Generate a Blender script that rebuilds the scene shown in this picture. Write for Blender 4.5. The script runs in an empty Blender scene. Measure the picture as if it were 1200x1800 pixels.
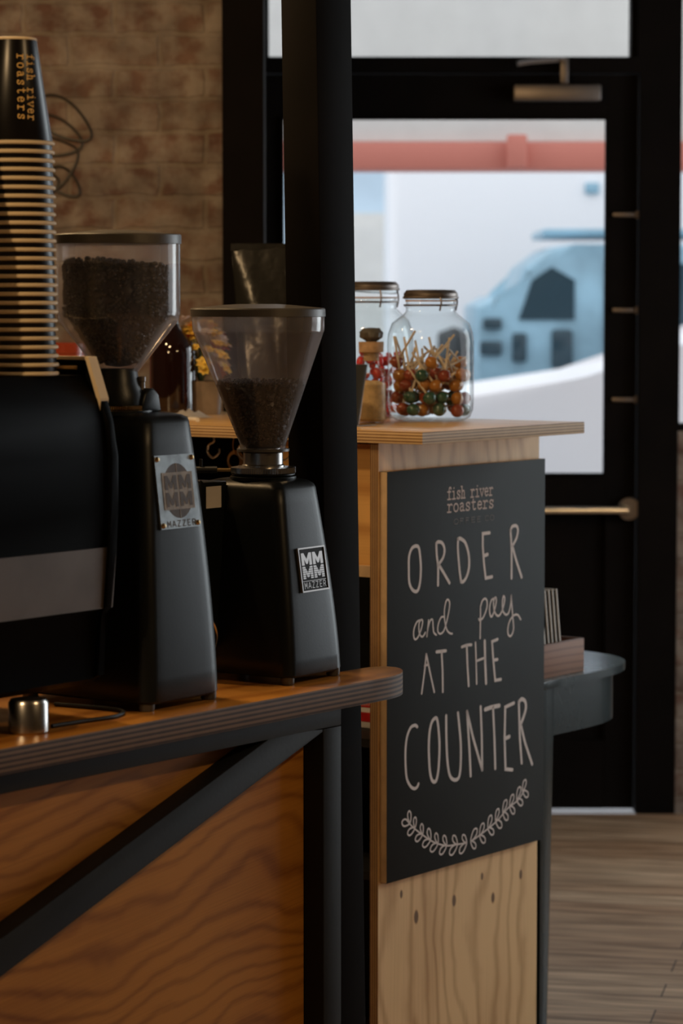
import bpy, bmesh, math, random
from mathutils import Vector, Matrix
random.seed(7)
PI = math.pi
S = bpy.context.scene
C = S.collection
ZS = 0.14                       # height of every object's own zero above the floor line used while measuring

# ---------------------------------------------------------------- camera
cam_data = bpy.data.cameras.new('camera')
cam = bpy.data.objects.new('camera', cam_data)
C.objects.link(cam)
cam.location = (0, 0, 1.53 + ZS)
cam.rotation_euler = (math.radians(90) - math.atan(370 / 5000), 0, 0)
cam_data.sensor_fit = 'VERTICAL'
cam_data.sensor_height = 36
cam_data.lens = 100
cam_data.clip_start = 0.1
cam_data.clip_end = 200
cam_data.dof.use_dof = True
cam_data.dof.focus_distance = 5.05
cam_data.dof.aperture_fstop = 5.4
S.camera = cam

# ---------------------------------------------------------------- world, lights, exposure
world = bpy.data.worlds.new('overcast_sky')
S.world = world
world.use_nodes = True
bg = world.node_tree.nodes['Background']
bg.inputs[0].default_value = (0.93, 0.95, 1.0, 1)
bg.inputs[1].default_value = 1.75
S.view_settings.view_transform = 'Standard'
S.view_settings.look = 'None'
S.view_settings.exposure = 0.0
S.view_settings.gamma = 1.0
S.view_settings.use_curve_mapping = False
S.cycles.max_bounces = 10
S.cycles.transparent_max_bounces = 24


def area(name, loc, target, size, size_y, power, color, spread=180):
    d = bpy.data.lights.new(name, 'AREA')
    d.shape = 'RECTANGLE'
    d.size, d.size_y, d.energy, d.color = size, size_y, power, color
    d.spread = math.radians(spread)
    o = bpy.data.objects.new(name, d)
    C.objects.link(o)
    o.location = loc
    o.rotation_euler = (Vector(target) - Vector(loc)).to_track_quat('-Z', 'Y').to_euler()
    return o


# daylight entering through the tall window in the right-hand wall
area('daylight_window', (3.45, 7.9, 1.75), (0.0, 5.3, 1.3), 1.4, 2.3, 38, (0.86, 0.96, 1.0))


def lamp(name, loc, power, radius=0.05, color=(1.0, 0.66, 0.33)):
    d = bpy.data.lights.new(name, 'POINT')
    d.energy, d.color, d.shadow_soft_size = power, color, radius
    o = bpy.data.objects.new(name, d)
    C.objects.link(o)
    o.location = loc
    return o


# warm ceiling lamps: three over the service side, two over the customer side
LAMPS = [((-1.15, 5.6, 2.75), 26, 'black pendant lamp hanging over the tall counter'),
         ((-0.75, 4.9, 2.75), 36, 'black pendant lamp hanging over the bench'),
         ((-1.9, 6.6, 2.75), 9, 'black pendant lamp hanging by the brick wall'),
         ((-1.7, 2.3, 2.6), 85, 'black pendant lamp hanging over the barista side, in front of the bench'),
         ((1.55, 2.9, 2.75), 38, 'black pendant lamp hanging over the customer side')]
for loc, power, _ in LAMPS:
    lamp('pendant_light_bulb', loc, power)


# ---------------------------------------------------------------- materials
def nt(name):
    m = bpy.data.materials.new(name)
    m.use_nodes = True
    t = m.node_tree
    return m, t, t.nodes['Principled BSDF'], t.nodes['Material Output']


def N(t, kind, **kw):
    n = t.nodes.new(kind)
    for k, v in kw.items():
        if k.startswith('i_'):
            n.inputs[k[2:].replace('_', ' ')].default_value = v
        else:
            setattr(n, k, v)
    return n


def plain(name, col, rough=0.5, metal=0.0, coat=0.0, bump=0.0, bscale=60, vary=0.0, spec=0.5, vscale=8):
    m, t, p, o = nt(name)
    p.inputs['Roughness'].default_value = rough
    p.inputs['Metallic'].default_value = metal
    p.inputs['Coat Weight'].default_value = coat
    p.inputs['Specular IOR Level'].default_value = spec
    tc = N(t, 'ShaderNodeTexCoord')
    nz = N(t, 'ShaderNodeTexNoise')
    nz.inputs['Scale'].default_value = vscale
    nz.inputs['Detail'].default_value = 4
    t.links.new(tc.outputs['Object'], nz.inputs['Vector'])
    r = N(t, 'ShaderNodeValToRGB')
    r.color_ramp.elements[0].position = 0.3
    r.color_ramp.elements[1].position = 0.7
    r.color_ramp.elements[0].color = tuple(c * (1 - vary) for c in col) + (1,)
    r.color_ramp.elements[1].color = tuple(min(1, c * (1 + vary)) for c in col) + (1,)
    t.links.new(nz.outputs['Fac'], r.inputs['Fac'])
    t.links.new(r.outputs['Color'], p.inputs['Base Color'])
    if bump:
        n2 = N(t, 'ShaderNodeTexNoise')
        n2.inputs['Scale'].default_value = bscale
        n2.inputs['Detail'].default_value = 3
        b = N(t, 'ShaderNodeBump')
        b.inputs['Strength'].default_value = bump
        b.inputs['Distance'].default_value = 0.004
        t.links.new(tc.outputs['Object'], n2.inputs['Vector'])
        t.links.new(n2.outputs['Fac'], b.inputs['Height'])
        t.links.new(b.outputs['Normal'], p.inputs['Normal'])
    return m


def clear(name, tint=(1, 1, 1), haze=0.0, haze_col=(0.8, 0.8, 0.8), gloss=1.0, edge=0.35, rough=0.02, bump=0.0):
    """thin clear wall: see-through with fresnel reflections and darker, denser edges"""
    m, t, p, o = nt(name)
    t.nodes.remove(p)
    tr = N(t, 'ShaderNodeBsdfTransparent')
    gl = N(t, 'ShaderNodeBsdfGlossy')
    gl.inputs['Roughness'].default_value = rough
    df = N(t, 'ShaderNodeBsdfDiffuse')
    df.inputs['Color'].default_value = haze_col + (1,)
    lw = N(t, 'ShaderNodeLayerWeight')
    lw.inputs['Blend'].default_value = 0.35
    ramp = N(t, 'ShaderNodeValToRGB')
    ramp.color_ramp.elements[0].position = 0.6
    ramp.color_ramp.elements[0].color = tint + (1,)
    ramp.color_ramp.elements[1].position = 1.0
    ramp.color_ramp.elements[1].color = tuple(c * edge for c in tint) + (1,)
    t.links.new(lw.outputs['Facing'], ramp.inputs['Fac'])
    t.links.new(ramp.outputs['Color'], tr.inputs['Color'])
    m1 = N(t, 'ShaderNodeMixShader')
    m1.inputs[0].default_value = haze
    t.links.new(tr.outputs[0], m1.inputs[1])
    tl = N(t, 'ShaderNodeBsdfTranslucent')
    tl.inputs['Color'].default_value = haze_col + (1,)
    mh = N(t, 'ShaderNodeMixShader')
    mh.inputs[0].default_value = 0.6
    t.links.new(df.outputs[0], mh.inputs[1])
    t.links.new(tl.outputs[0], mh.inputs[2])
    t.links.new(mh.outputs[0], m1.inputs[2])
    hz = N(t, 'ShaderNodeMapRange')
    hz.inputs['From Min'].default_value = 0.1
    hz.inputs['From Max'].default_value = 0.95
    hz.inputs['To Min'].default_value = haze * 0.30
    hz.inputs['To Max'].default_value = min(1, haze * 2.1)
    t.links.new(lw.outputs['Facing'], hz.inputs['Value'])
    t.links.new(hz.outputs[0], m1.inputs[0])
    mu = N(t, 'ShaderNodeMath', operation='MULTIPLY')
    mu.inputs[1].default_value = gloss
    fr = N(t, 'ShaderNodeLayerWeight')
    fr.inputs['Blend'].default_value = 0.5
    pw = N(t, 'ShaderNodeMath', operation='POWER')
    pw.inputs[1].default_value = 4.0
    t.links.new(fr.outputs['Facing'], pw.inputs[0])
    ma = N(t, 'ShaderNodeMath', operation='MULTIPLY_ADD')
    ma.inputs[1].default_value = 0.85
    ma.inputs[2].default_value = 0.05
    t.links.new(pw.outputs[0], ma.inputs[0])
    t.links.new(ma.outputs[0], mu.inputs[0])
    m2 = N(t, 'ShaderNodeMixShader')
    t.links.new(mu.outputs[0], m2.inputs[0])
    t.links.new(m1.outputs[0], m2.inputs[1])
    t.links.new(gl.outputs[0], m2.inputs[2])
    t.links.new(m2.outputs[0], o.inputs['Surface'])
    if bump:
        tc = N(t, 'ShaderNodeTexCoord')
        n2 = N(t, 'ShaderNodeTexNoise')
        n2.inputs['Scale'].default_value = 22
        b = N(t, 'ShaderNodeBump')
        b.inputs['Strength'].default_value = bump
        b.inputs['Distance'].default_value = 0.01
        t.links.new(tc.outputs['Object'], n2.inputs['Vector'])
        t.links.new(n2.outputs['Fac'], b.inputs['Height'])
        t.links.new(b.outputs['Normal'], gl.inputs['Normal'])
        t.links.new(b.outputs['Normal'], fr.inputs['Normal'])
        t.links.new(b.outputs['Normal'], lw.inputs['Normal'])
    return m


def wood(name, dark, light, grain=0, across=2, freq=60, warp=0.05, rough=0.5, coat=0.0, knots=(), band=0.6, tilt=0.0, off=0.0):
    """pine veneer; grain = object axis along the fibres, across = axis over them; knots in (grain, across) metres"""
    m, t, p, o = nt(name)
    tc = N(t, 'ShaderNodeTexCoord')
    sp = N(t, 'ShaderNodeSeparateXYZ')
    t.links.new(tc.outputs['Object'], sp.inputs[0])

    def mt(op, a, b=None, c=None):
        n = N(t, 'ShaderNodeMath', operation=op)
        for i, v in enumerate((a, b, c)):
            if v is None:
                continue
            if isinstance(v, (int, float)):
                n.inputs[i].default_value = v
            else:
                t.links.new(v, n.inputs[i])
        return n.outputs[0]
    u, v = sp.outputs[grain], sp.outputs[across]
    if tilt:
        v = mt('ADD', v, mt('MULTIPLY', u, tilt))

    def noise(su, sv, detail, seed):
        cb = N(t, 'ShaderNodeCombineXYZ')
        t.links.new(mt('MULTIPLY', u, su), cb.inputs[0])
        t.links.new(mt('MULTIPLY', v, sv), cb.inputs[1])
        cb.inputs[2].default_value = seed + off
        n = N(t, 'ShaderNodeTexNoise')
        n.inputs['Scale'].default_value = 1.0
        n.inputs['Detail'].default_value = detail
        t.links.new(cb.outputs[0], n.inputs['Vector'])
        return n.outputs['Fac']
    vv = mt('ADD', v, mt('MULTIPLY', noise(2.2, 4.0, 1.5, 1.3), warp * 2.4))
    vv = mt('ADD', vv, mt('MULTIPLY', noise(11, 9, 2, 4.1), warp * 0.22))
    kd = None
    for (ku, kv, kr) in knots:
        du = mt('MULTIPLY', mt('SUBTRACT', u, ku), 0.55)
        dv = mt('SUBTRACT', v, kv)
        d2 = mt('SQRT', mt('ADD', mt('MULTIPLY', du, du), mt('MULTIPLY', dv, dv)))
        g = mt('POWER', 2.718, mt('MULTIPLY', mt('DIVIDE', d2, kr), -1.1))
        vv = mt('ADD', vv, mt('MULTIPLY', g, kr * 1.6))
        core = N(t, 'ShaderNodeMapRange')
        core.inputs['From Min'].default_value = kr * 0.75
        core.inputs['From Max'].default_value = kr * 0.35
        t.links.new(d2, core.inputs['Value'])
        kd = core.outputs[0] if kd is None else mt('MAXIMUM', kd, core.outputs[0])
    s = mt('SINE', mt('MULTIPLY', vv, freq * 2 * PI / 2))
    s = mt('ADD', mt('MULTIPLY', s, 0.5), 0.5)
    s = mt('POWER', s, 3.0)
    fib = noise(5, 420, 3, 7.7)
    blot = noise(2.0, 6.0, 2, 12.0)
    fac = mt('MULTIPLY', s, band)
    fac = mt('ADD', fac, mt('MULTIPLY', mt('SUBTRACT', fib, 0.5), 0.55))
    fac = mt('ADD', fac, mt('MULTIPLY', mt('SUBTRACT', blot, 0.45), 1.0))
    if kd is not None:
        fac = mt('ADD', fac, mt('MULTIPLY', kd, 1.6))
    r = N(t, 'ShaderNodeValToRGB')
    e = r.color_ramp.elements
    e[0].position, e[0].color = 0.0, light + (1,)
    e[1].position, e[1].color = 0.85, dark + (1,)
    x = e.new(1.0)
    x.color = tuple(c * (0.35 if kd is not None else 0.8) for c in dark) + (1,)
    t.links.new(fac, r.inputs['Fac'])
    t.links.new(r.outputs['Color'], p.inputs['Base Color'])
    p.inputs['Roughness'].default_value = rough
    p.inputs['Coat Weight'].default_value = coat
    p.inputs['Coat Roughness'].default_value = 0.25
    return m


def plies(name, axis, pitch, c1, c2, rough=0.6, phase=0.0):
    m, t, p, o = nt(name)
    tc = N(t, 'ShaderNodeTexCoord')
    sp = N(t, 'ShaderNodeSeparateXYZ')
    t.links.new(tc.outputs['Object'], sp.inputs[0])
    a = N(t, 'ShaderNodeMath', operation='MULTIPLY_ADD')
    a.inputs[1].default_value = 2 * PI / pitch
    a.inputs[2].default_value = phase
    t.links.new(sp.outputs[axis], a.inputs[0])
    s = N(t, 'ShaderNodeMath', operation='SINE')
    t.links.new(a.outputs[0], s.inputs[0])
    nz = N(t, 'ShaderNodeTexNoise')
    nz.inputs['Scale'].default_value = 35
    nz.inputs['Detail'].default_value = 5
    t.links.new(tc.outputs['Object'], nz.inputs['Vector'])
    ad = N(t, 'ShaderNodeMath', operation='MULTIPLY_ADD')
    ad.inputs[1].default_value = 1.2
    t.links.new(nz.outputs['Fac'], ad.inputs[0])
    t.links.new(s.outputs[0], ad.inputs[2])
    r = N(t, 'ShaderNodeValToRGB')
    r.color_ramp.elements[0].position = 0.25
    r.color_ramp.elements[0].color = c1 + (1,)
    r.color_ramp.elements[1].position = 0.75
    r.color_ramp.elements[1].color = c2 + (1,)
    t.links.new(ad.outputs[0], r.inputs['Fac'])
    t.links.new(r.outputs['Color'], p.inputs['Base Color'])
    p.inputs['Roughness'].default_value = rough
    return m


def brick_mat():
    m, t, p, o = nt('old_brick')
    tc = N(t, 'ShaderNodeTexCoord')
    sp = N(t, 'ShaderNodeSeparateXYZ')
    cb = N(t, 'ShaderNodeCombineXYZ')
    t.links.new(tc.outputs['Object'], sp.inputs[0])
    t.links.new(sp.outputs[0], cb.inputs[0])
    t.links.new(sp.outputs[2], cb.inputs[1])
    nz = N(t, 'ShaderNodeTexNoise')
    nz.inputs['Scale'].default_value = 14
    nz.inputs['Detail'].default_value = 5
    t.links.new(cb.outputs[0], nz.inputs['Vector'])
    mp = N(t, 'ShaderNodeMix', data_type='RGBA', blend_type='LINEAR_LIGHT')
    mp.inputs[0].default_value = 0.012
    t.links.new(cb.outputs[0], mp.inputs[6])
    t.links.new(nz.outputs['Color'], mp.inputs[7])
    b = N(t, 'ShaderNodeTexBrick')
    b.inputs['Scale'].default_value = 1.0
    b.inputs['Brick Width'].default_value = 0.24
    b.inputs['Row Height'].default_value = 0.086
    b.inputs['Mortar Size'].default_value = 0.009
    b.inputs['Mortar Smooth'].default_value = 0.6
    b.inputs['Color1'].default_value = (0.175, 0.09, 0.07, 1)
    b.inputs['Color2'].default_value = (0.25, 0.17, 0.13, 1)
    b.inputs['Mortar'].default_value = (0.27, 0.215, 0.165, 1)
    t.links.new(mp.outputs[2], b.inputs['Vector'])
    n2 = N(t, 'ShaderNodeTexNoise')
    n2.inputs['Scale'].default_value = 16
    n2.inputs['Detail'].default_value = 6
    t.links.new(cb.outputs[0], n2.inputs['Vector'])
    r2 = N(t, 'ShaderNodeValToRGB')
    r2.color_ramp.elements[0].position = 0.38
    r2.color_ramp.elements[1].position = 0.58
    t.links.new(n2.outputs['Fac'], r2.inputs['Fac'])
    mx = N(t, 'ShaderNodeMix', data_type='RGBA')
    t.links.new(r2.outputs['Color'], mx.inputs[0])
    t.links.new(b.outputs['Color'], mx.inputs[6])
    mx.inputs[7].default_value = (0.33, 0.28, 0.24, 1)
    n3 = N(t, 'ShaderNodeTexNoise')
    n3.inputs['Scale'].default_value = 9
    n3.inputs['Detail'].default_value = 4
    t.links.new(cb.outputs[0], n3.inputs['Vector'])
    r3 = N(t, 'ShaderNodeValToRGB')
    r3.color_ramp.elements[0].position = 0.3
    r3.color_ramp.elements[0].color = (0.45, 0.42, 0.42, 1)
    r3.color_ramp.elements[1].position = 0.7
    t.links.new(n3.outputs['Fac'], r3.inputs['Fac'])
    m3 = N(t, 'ShaderNodeMix', data_type='RGBA', blend_type='MULTIPLY')
    m3.inputs[0].default_value = 1
    t.links.new(mx.outputs[2], m3.inputs[6])
    t.links.new(r3.outputs['Color'], m3.inputs[7])
    t.links.new(m3.outputs[2], p.inputs['Base Color'])
    p.inputs['Roughness'].default_value = 0.9
    bp = N(t, 'ShaderNodeBump')
    bp.inputs['Strength'].default_value = 0.45
    bp.inputs['Distance'].default_value = 0.02
    ad = N(t, 'ShaderNodeMath', operation='SUBTRACT')
    t.links.new(n2.outputs['Fac'], ad.inputs[0])
    t.links.new(b.outputs['Fac'], ad.inputs[1])
    t.links.new(ad.outputs[0], bp.inputs['Height'])
    t.links.new(bp.outputs['Normal'], p.inputs['Normal'])
    return m


def floor_mat():
    m, t, p, o = nt('floor_boards')
    tc = N(t, 'ShaderNodeTexCoord')
    mp = N(t, 'ShaderNodeMapping')
    mp.inputs['Rotation'].default_value = (0, 0, math.radians(12))
    t.links.new(tc.outputs['Object'], mp.inputs[0])
    b = N(t, 'ShaderNodeTexBrick')
    b.inputs['Scale'].default_value = 1
    b.inputs['Brick Width'].default_value = 1.3
    b.inputs['Row Height'].default_value = 0.13
    b.inputs['Mortar Size'].default_value = 0.002
    b.inputs['Color1'].default_value = (0.55, 0.34, 0.20, 1)
    b.inputs['Color2'].default_value = (0.76, 0.53, 0.34, 1)
    b.inputs['Mortar'].default_value = (0.10, 0.06, 0.04, 1)
    t.links.new(mp.outputs[0], b.inputs['Vector'])
    m2 = N(t, 'ShaderNodeMapping')
    m2.inputs['Scale'].default_value = (3, 26, 1)
    t.links.new(mp.outputs[0], m2.inputs[0])
    nz = N(t, 'ShaderNodeTexNoise')
    nz.inputs['Scale'].default_value = 1
    nz.inputs['Detail'].default_value = 5
    t.links.new(m2.outputs[0], nz.inputs['Vector'])
    r = N(t, 'ShaderNodeValToRGB')
    r.color_ramp.elements[0].position = 0.35
    r.color_ramp.elements[0].color = (0.45, 0.40, 0.36, 1)
    r.color_ramp.elements[1].position = 0.65
    t.links.new(nz.outputs['Fac'], r.inputs['Fac'])
    mx = N(t, 'ShaderNodeMix', data_type='RGBA', blend_type='MULTIPLY')
    mx.inputs[0].default_value = 1
    t.links.new(b.outputs['Color'], mx.inputs[6])
    t.links.new(r.outputs['Color'], mx.inputs[7])
    t.links.new(mx.outputs[2], p.inputs['Base Color'])
    p.inputs['Roughness'].default_value = 0.45
    return m


M = dict(
    black=plain('black_satin_enamel', (0.0050, 0.0070, 0.0078), 0.38, spec=0.38, bump=0.03, bscale=300),
    machineblack=plain('black_gloss_panel', (0.0020, 0.0020, 0.0021), 0.45, spec=0.03),
    columnblack=plain('matt_black_column_paint', (0.0060, 0.0050, 0.0045), 0.7, spec=0.04, vary=0.2),
    steelblack=plain('black_painted_steel', (0.0125, 0.013, 0.013), 0.6, spec=0.2, vary=0.2, bump=0.05, bscale=120),
    frameblack=plain('black_stained_timber', (0.006, 0.0045, 0.004), 0.8, spec=0.08, vary=0.2),
    plastic=plain('dark_grey_plastic', (0.085, 0.078, 0.070), 0.38),
    rubber=plain('black_rubber', (0.01, 0.01, 0.01), 0.6),
    chrome=plain('brushed_steel', (0.62, 0.60, 0.58), 0.25, metal=1),
    dullsteel=plain('dull_stainless', (0.27, 0.235, 0.215), 0.42, metal=1, vary=0.1, vscale=12),
    brass=plain('brass', (0.72, 0.48, 0.22), 0.3, metal=1),
    plate=plain('worn_aluminium_plate', (0.34, 0.39, 0.42), 0.45, metal=0.55, vary=0.35, vscale=40),
    platebrown=plain('brown_plate_print', (0.09, 0.065, 0.05), 0.6, vary=0.3, vscale=60),
    platepale=plain('pale_plate_print', (0.33, 0.29, 0.25), 0.55, vary=0.2, vscale=60),
    platedark=plain('black_badge_field', (0.010, 0.009, 0.008), 0.6, spec=0.15),
    platesilver=plain('silver_badge_relief', (0.42, 0.40, 0.39), 0.35, metal=0.7),
    sticker=plain('off_white_label_paper', (0.80, 0.76, 0.70), 0.6, vary=0.1),
    print=plain('grey_print', (0.22, 0.20, 0.18), 0.7),
    board=plain('chalkboard_paint', (0.0125, 0.0145, 0.0135), 0.65, spec=0.22, vary=0.28, vscale=3.0),
    chalk=plain('chalk_pen_white', (0.74, 0.67, 0.64), 0.85, vary=0.08, vscale=40),
    faded=plain('faded_chalk', (0.22, 0.20, 0.19), 0.85),
    pinkchalk=plain('logo_print_pale_pink', (0.62, 0.50, 0.45), 0.8),
    boardedge=plain('raw_mdf_edge', (0.46, 0.33, 0.20), 0.7, vary=0.12, vscale=30),
    paper_black=plain('black_cup_paper', (0.006, 0.005, 0.005), 0.30, spec=0.4),
    rim=plain('cream_paper_rim', (0.80, 0.64, 0.42), 0.6),
    gold=plain('gold_print', (0.95, 0.60, 0.20), 0.5),
    bean=plain('roasted_coffee', (0.010, 0.0045, 0.0028), 0.4, vary=0.5, vscale=90),
    brown_glass=plain('dark_amber_glass', (0.012, 0.004, 0.003), 0.08, coat=0.6),
    foil=plain('black_foil', (0.012, 0.012, 0.011), 0.24, bump=0.9, bscale=14),
    concrete=plain('grey_brown_stoneware', (0.22, 0.17, 0.13), 0.8, vary=0.2, vscale=25),
    white=plain('white_paper', (0.72, 0.70, 0.70), 0.7),
    kraft=plain('cork', (0.42, 0.27, 0.16), 0.85, vary=0.2, vscale=80),
    sugar=plain('raw_sugar', (0.62, 0.42, 0.22), 0.9, vary=0.2, vscale=60, bump=0.3, bscale=200),
    red=plain('red_wrapper', (0.55, 0.02, 0.02), 0.3, vary=0.3, vscale=30),
    amber=plain('amber_candy', (0.40, 0.15, 0.02), 0.18, coat=0.4),
    green=plain('green_candy', (0.03, 0.09, 0.06), 0.2, coat=0.4),
    cherry=plain('red_brown_candy', (0.28, 0.045, 0.02), 0.2, coat=0.4),
    stick=plain('lollipop_stick_paper', (0.62, 0.50, 0.38), 0.7),
    tablepaint=plain('teal_black_painted_wood', (0.022, 0.032, 0.034), 0.26, vary=0.15, vscale=20, bump=0.05, bscale=40),
    tabletop=plain('worn_blue_grey_paint', (0.14, 0.20, 0.215), 0.22, vary=0.2, vscale=14),
    boxwood=wood('brown_stained_box_wood', (0.13, 0.055, 0.028), (0.27, 0.125, 0.07), grain=0, across=2, freq=120, warp=0.01, rough=0.6),
    counter_edge=plies('plywood_edge_countertop', 2, 0.0062, (0.24, 0.13, 0.055), (0.60, 0.42, 0.23)),
    bench_edge=plies('plywood_edge_bench', 2, 0.0078, (0.035, 0.018, 0.011), (0.21, 0.13, 0.08)),
    panel_edge=plies('plywood_edge_panel', 1, 0.0052, (0.12, 0.06, 0.03), (0.34, 0.21, 0.10)),
    end_face=wood('pine_plywood_vertical_grain', (0.44, 0.22, 0.075), (0.82, 0.55, 0.27), grain=2, across=0, freq=34, warp=0.12, rough=0.55,
                  knots=((0.434, 0.084, 0.008), (0.376, 0.139, 0.013), (0.386, 0.283, 0.011), (0.366, 0.436, 0.011), (0.421, 0.392, 0.007), (0.399, 0.549, 0.009)), band=0.45),
    counter_top=wood('pine_countertop_varnished', (0.52, 0.27, 0.08), (0.80, 0.51, 0.21), grain=1, across=0, freq=24, warp=0.05, rough=0.32, coat=0.3),
    bench_top=wood('amber_varnished_bench_top', (0.32, 0.11, 0.015), (0.62, 0.27, 0.05), grain=0, across=1, freq=20, warp=0.05, rough=0.3, coat=0.4),
    bench_face=wood('amber_varnished_pine_panel', (0.24, 0.075, 0.010), (0.60, 0.265, 0.045), grain=0, across=2, freq=52, warp=0.13, rough=0.4, coat=0.15,
                    knots=((0.763, 0.932, 0.006),), tilt=-0.10, band=0.42),
    drawer=wood('amber_plywood_drawer', (0.40, 0.19, 0.05), (0.68, 0.40, 0.14), grain=1, across=2, freq=26, warp=0.04, rough=0.5),
    brick=brick_mat(),
    floor=floor_mat(),
    plaster=plain('dark_painted_plaster', (0.05, 0.045, 0.04), 0.8, vary=0.1),
    ceiling=plain('dark_ceiling_paint', (0.10, 0.09, 0.08), 0.85, vary=0.1),
    hopper=clear('smoky_hopper_plastic', (0.95, 0.92, 0.93), haze=0.34, haze_col=(0.92, 0.90, 0.95), edge=0.8, rough=0.12, gloss=1.0),
    bright_haze_band=clear('hopper_plastic_bright_haze', (0.95, 0.93, 0.94), haze=0.55, haze_col=(0.95, 0.93, 0.97), edge=0.85, rough=0.1),  # hopper plastic with extra pale haze, painting brightness into the upper wall
    jar=clear('jar_glass', (0.95, 0.98, 0.98), haze=0.05, edge=0.55, rough=0.03, bump=0.15, gloss=0.8),
    pane=clear('window_glass', (0.97, 0.98, 0.98), haze=0.0, edge=0.9, gloss=0.6),
    acrylic=clear('clear_acrylic', (0.9, 0.92, 0.95), haze=0.12, haze_col=(0.7, 0.75, 0.8), edge=0.5),
    asphalt=plain('pale_street_paving', (0.42, 0.44, 0.46), 0.8, vary=0.1),
    outwhite=plain('white_vehicle_paint', (0.80, 0.80, 0.82), 0.45),
    coral=plain('coral_painted_beam', (0.60, 0.20, 0.15), 0.6),
    beige=plain('pale_cream_fascia', (0.66, 0.65, 0.62), 0.8, vary=0.04),
    outblue=plain('pale_blue_render', (0.50, 0.62, 0.72), 0.8, vary=0.15, vscale=1.5),
    carblue=plain('pale_blue_car_paint', (0.24, 0.40, 0.50), 0.35, vary=0.25, vscale=3),
    carglass=plain('dark_car_glass', (0.03, 0.06, 0.08), 0.15),
    tyre=plain('tyre_rubber', (0.03, 0.035, 0.04), 0.8),
    petal_y=plain('yellow_petals', (0.95, 0.60, 0.12), 0.7, vary=0.3, vscale=60),
    petal_o=plain('orange_petals', (0.90, 0.30, 0.05), 0.7, vary=0.3, vscale=60),
    petal_r=plain('crimson_petals', (0.35, 0.02, 0.03), 0.7, vary=0.3, vscale=60),
    petal_w=plain('blush_white_petals', (0.90, 0.82, 0.80), 0.7, vary=0.1, vscale=60),
    leafm=plain('dark_green_leaf', (0.06, 0.09, 0.03), 0.6, vary=0.3, vscale=60),
    wire=plain('dark_wire', (0.03, 0.025, 0.02), 0.5),
    shade=plain('pendant_enamel', (0.05, 0.05, 0.05), 0.4),
)


# ---------------------------------------------------------------- object helpers
FA = math.radians(54)            # the counter, bench and machines share one direction, turned 54 degrees in the room
CA, SA = math.cos(FA), math.sin(FA)


def room(a, b):                  # counter-direction coordinates -> room coordinates
    return (a * CA - b * SA, a * SA + b * CA)


def put(o, base, frame):
    if frame == 'F':
        x, y = room(base[0], base[1])
        o.location = (x, y, base[2] + ZS)
        o.rotation_euler = (0, 0, FA)
    else:
        o.location = (base[0], base[1], base[2] + ZS)


def tag(o, label=None, cat=None, group=None, kind=None):
    if label: o['label'] = label
    if cat: o['category'] = cat
    if group: o['group'] = group
    if kind: o['kind'] = kind


def mesh_obj(name, bm, mats, base=(0, 0, 0), smooth=True, angle=35):
    bmesh.ops.translate(bm, verts=bm.verts, vec=(-base[0], -base[1], -base[2]))
    bmesh.ops.recalc_face_normals(bm, faces=bm.faces)
    me = bpy.data.meshes.new(name)
    bm.to_mesh(me)
    bm.free()
    for m in (mats if isinstance(mats, (list, tuple)) else [mats]):
        me.materials.append(M[m])
    if smooth:
        me.polygons.foreach_set('use_smooth', [True] * len(me.polygons))
        me.set_sharp_from_angle(angle=math.radians(angle))
    o = bpy.data.objects.new(name, me)
    C.objects.link(o)
    return o


class Thing:
    def __init__(s, name, label, cat, base, frame='F', group=None):
        s.base = base
        s.o = bpy.data.objects.new(name, None)
        s.o.empty_display_size = 0.05
        C.objects.link(s.o)
        put(s.o, base, frame)
        tag(s.o, label, cat, group)

    def part(s, name, bm, mats, parent=None, label=None, smooth=True, angle=35, kind=None):
        o = mesh_obj(name, bm, mats, s.base, smooth, angle)
        o.parent = parent or s.o
        tag(o, label=label, kind=kind)
        return o


def solo(name, bm, mats, base, label=None, cat=None, frame='F', group=None, kind=None, smooth=True, angle=35):
    o = mesh_obj(name, bm, mats, base, smooth, angle)
    put(o, base, frame)
    tag(o, label, cat, group, kind)
    return o


def dup(root, delta, label=None, rot=None):
    r = root.copy()
    C.objects.link(r)
    r.location = root.location + Vector(delta)
    if rot is not None: r.rotation_euler = rot
    if label: r['label'] = label
    for ch in root.children:
        c = ch.copy()
        C.objects.link(c)
        c.parent = r
        for g in ch.children:
            d = g.copy()
            C.objects.link(d)
            d.parent = c
    return r


# ---------------------------------------------------------------- shape helpers
def B():
    return bmesh.new()


def box(bm, x0, x1, y0, y1, z0, z1, bev=0.0, thin=None, seg=2):
    vs = [bm.verts.new((x, y, z)) for z in (z0, z1) for y in (y0, y1) for x in (x0, x1)]
    fs = [bm.faces.new([vs[i] for i in f]) for f in ((0, 2, 3, 1), (4, 5, 7, 6), (0, 1, 5, 4), (2, 6, 7, 3), (0, 4, 6, 2), (1, 3, 7, 5))]
    if thin:
        k = 'xyz'.index(thin)
        for f, n in zip(fs, (2, 2, 1, 1, 0, 0)):
            f.material_index = 0 if n == k else 1
    if bev:
        es = list({e for f in fs for e in f.edges})
        bmesh.ops.bevel(bm, geom=es, offset=bev, segments=seg, profile=0.5, affect='EDGES')
    return bm


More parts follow.
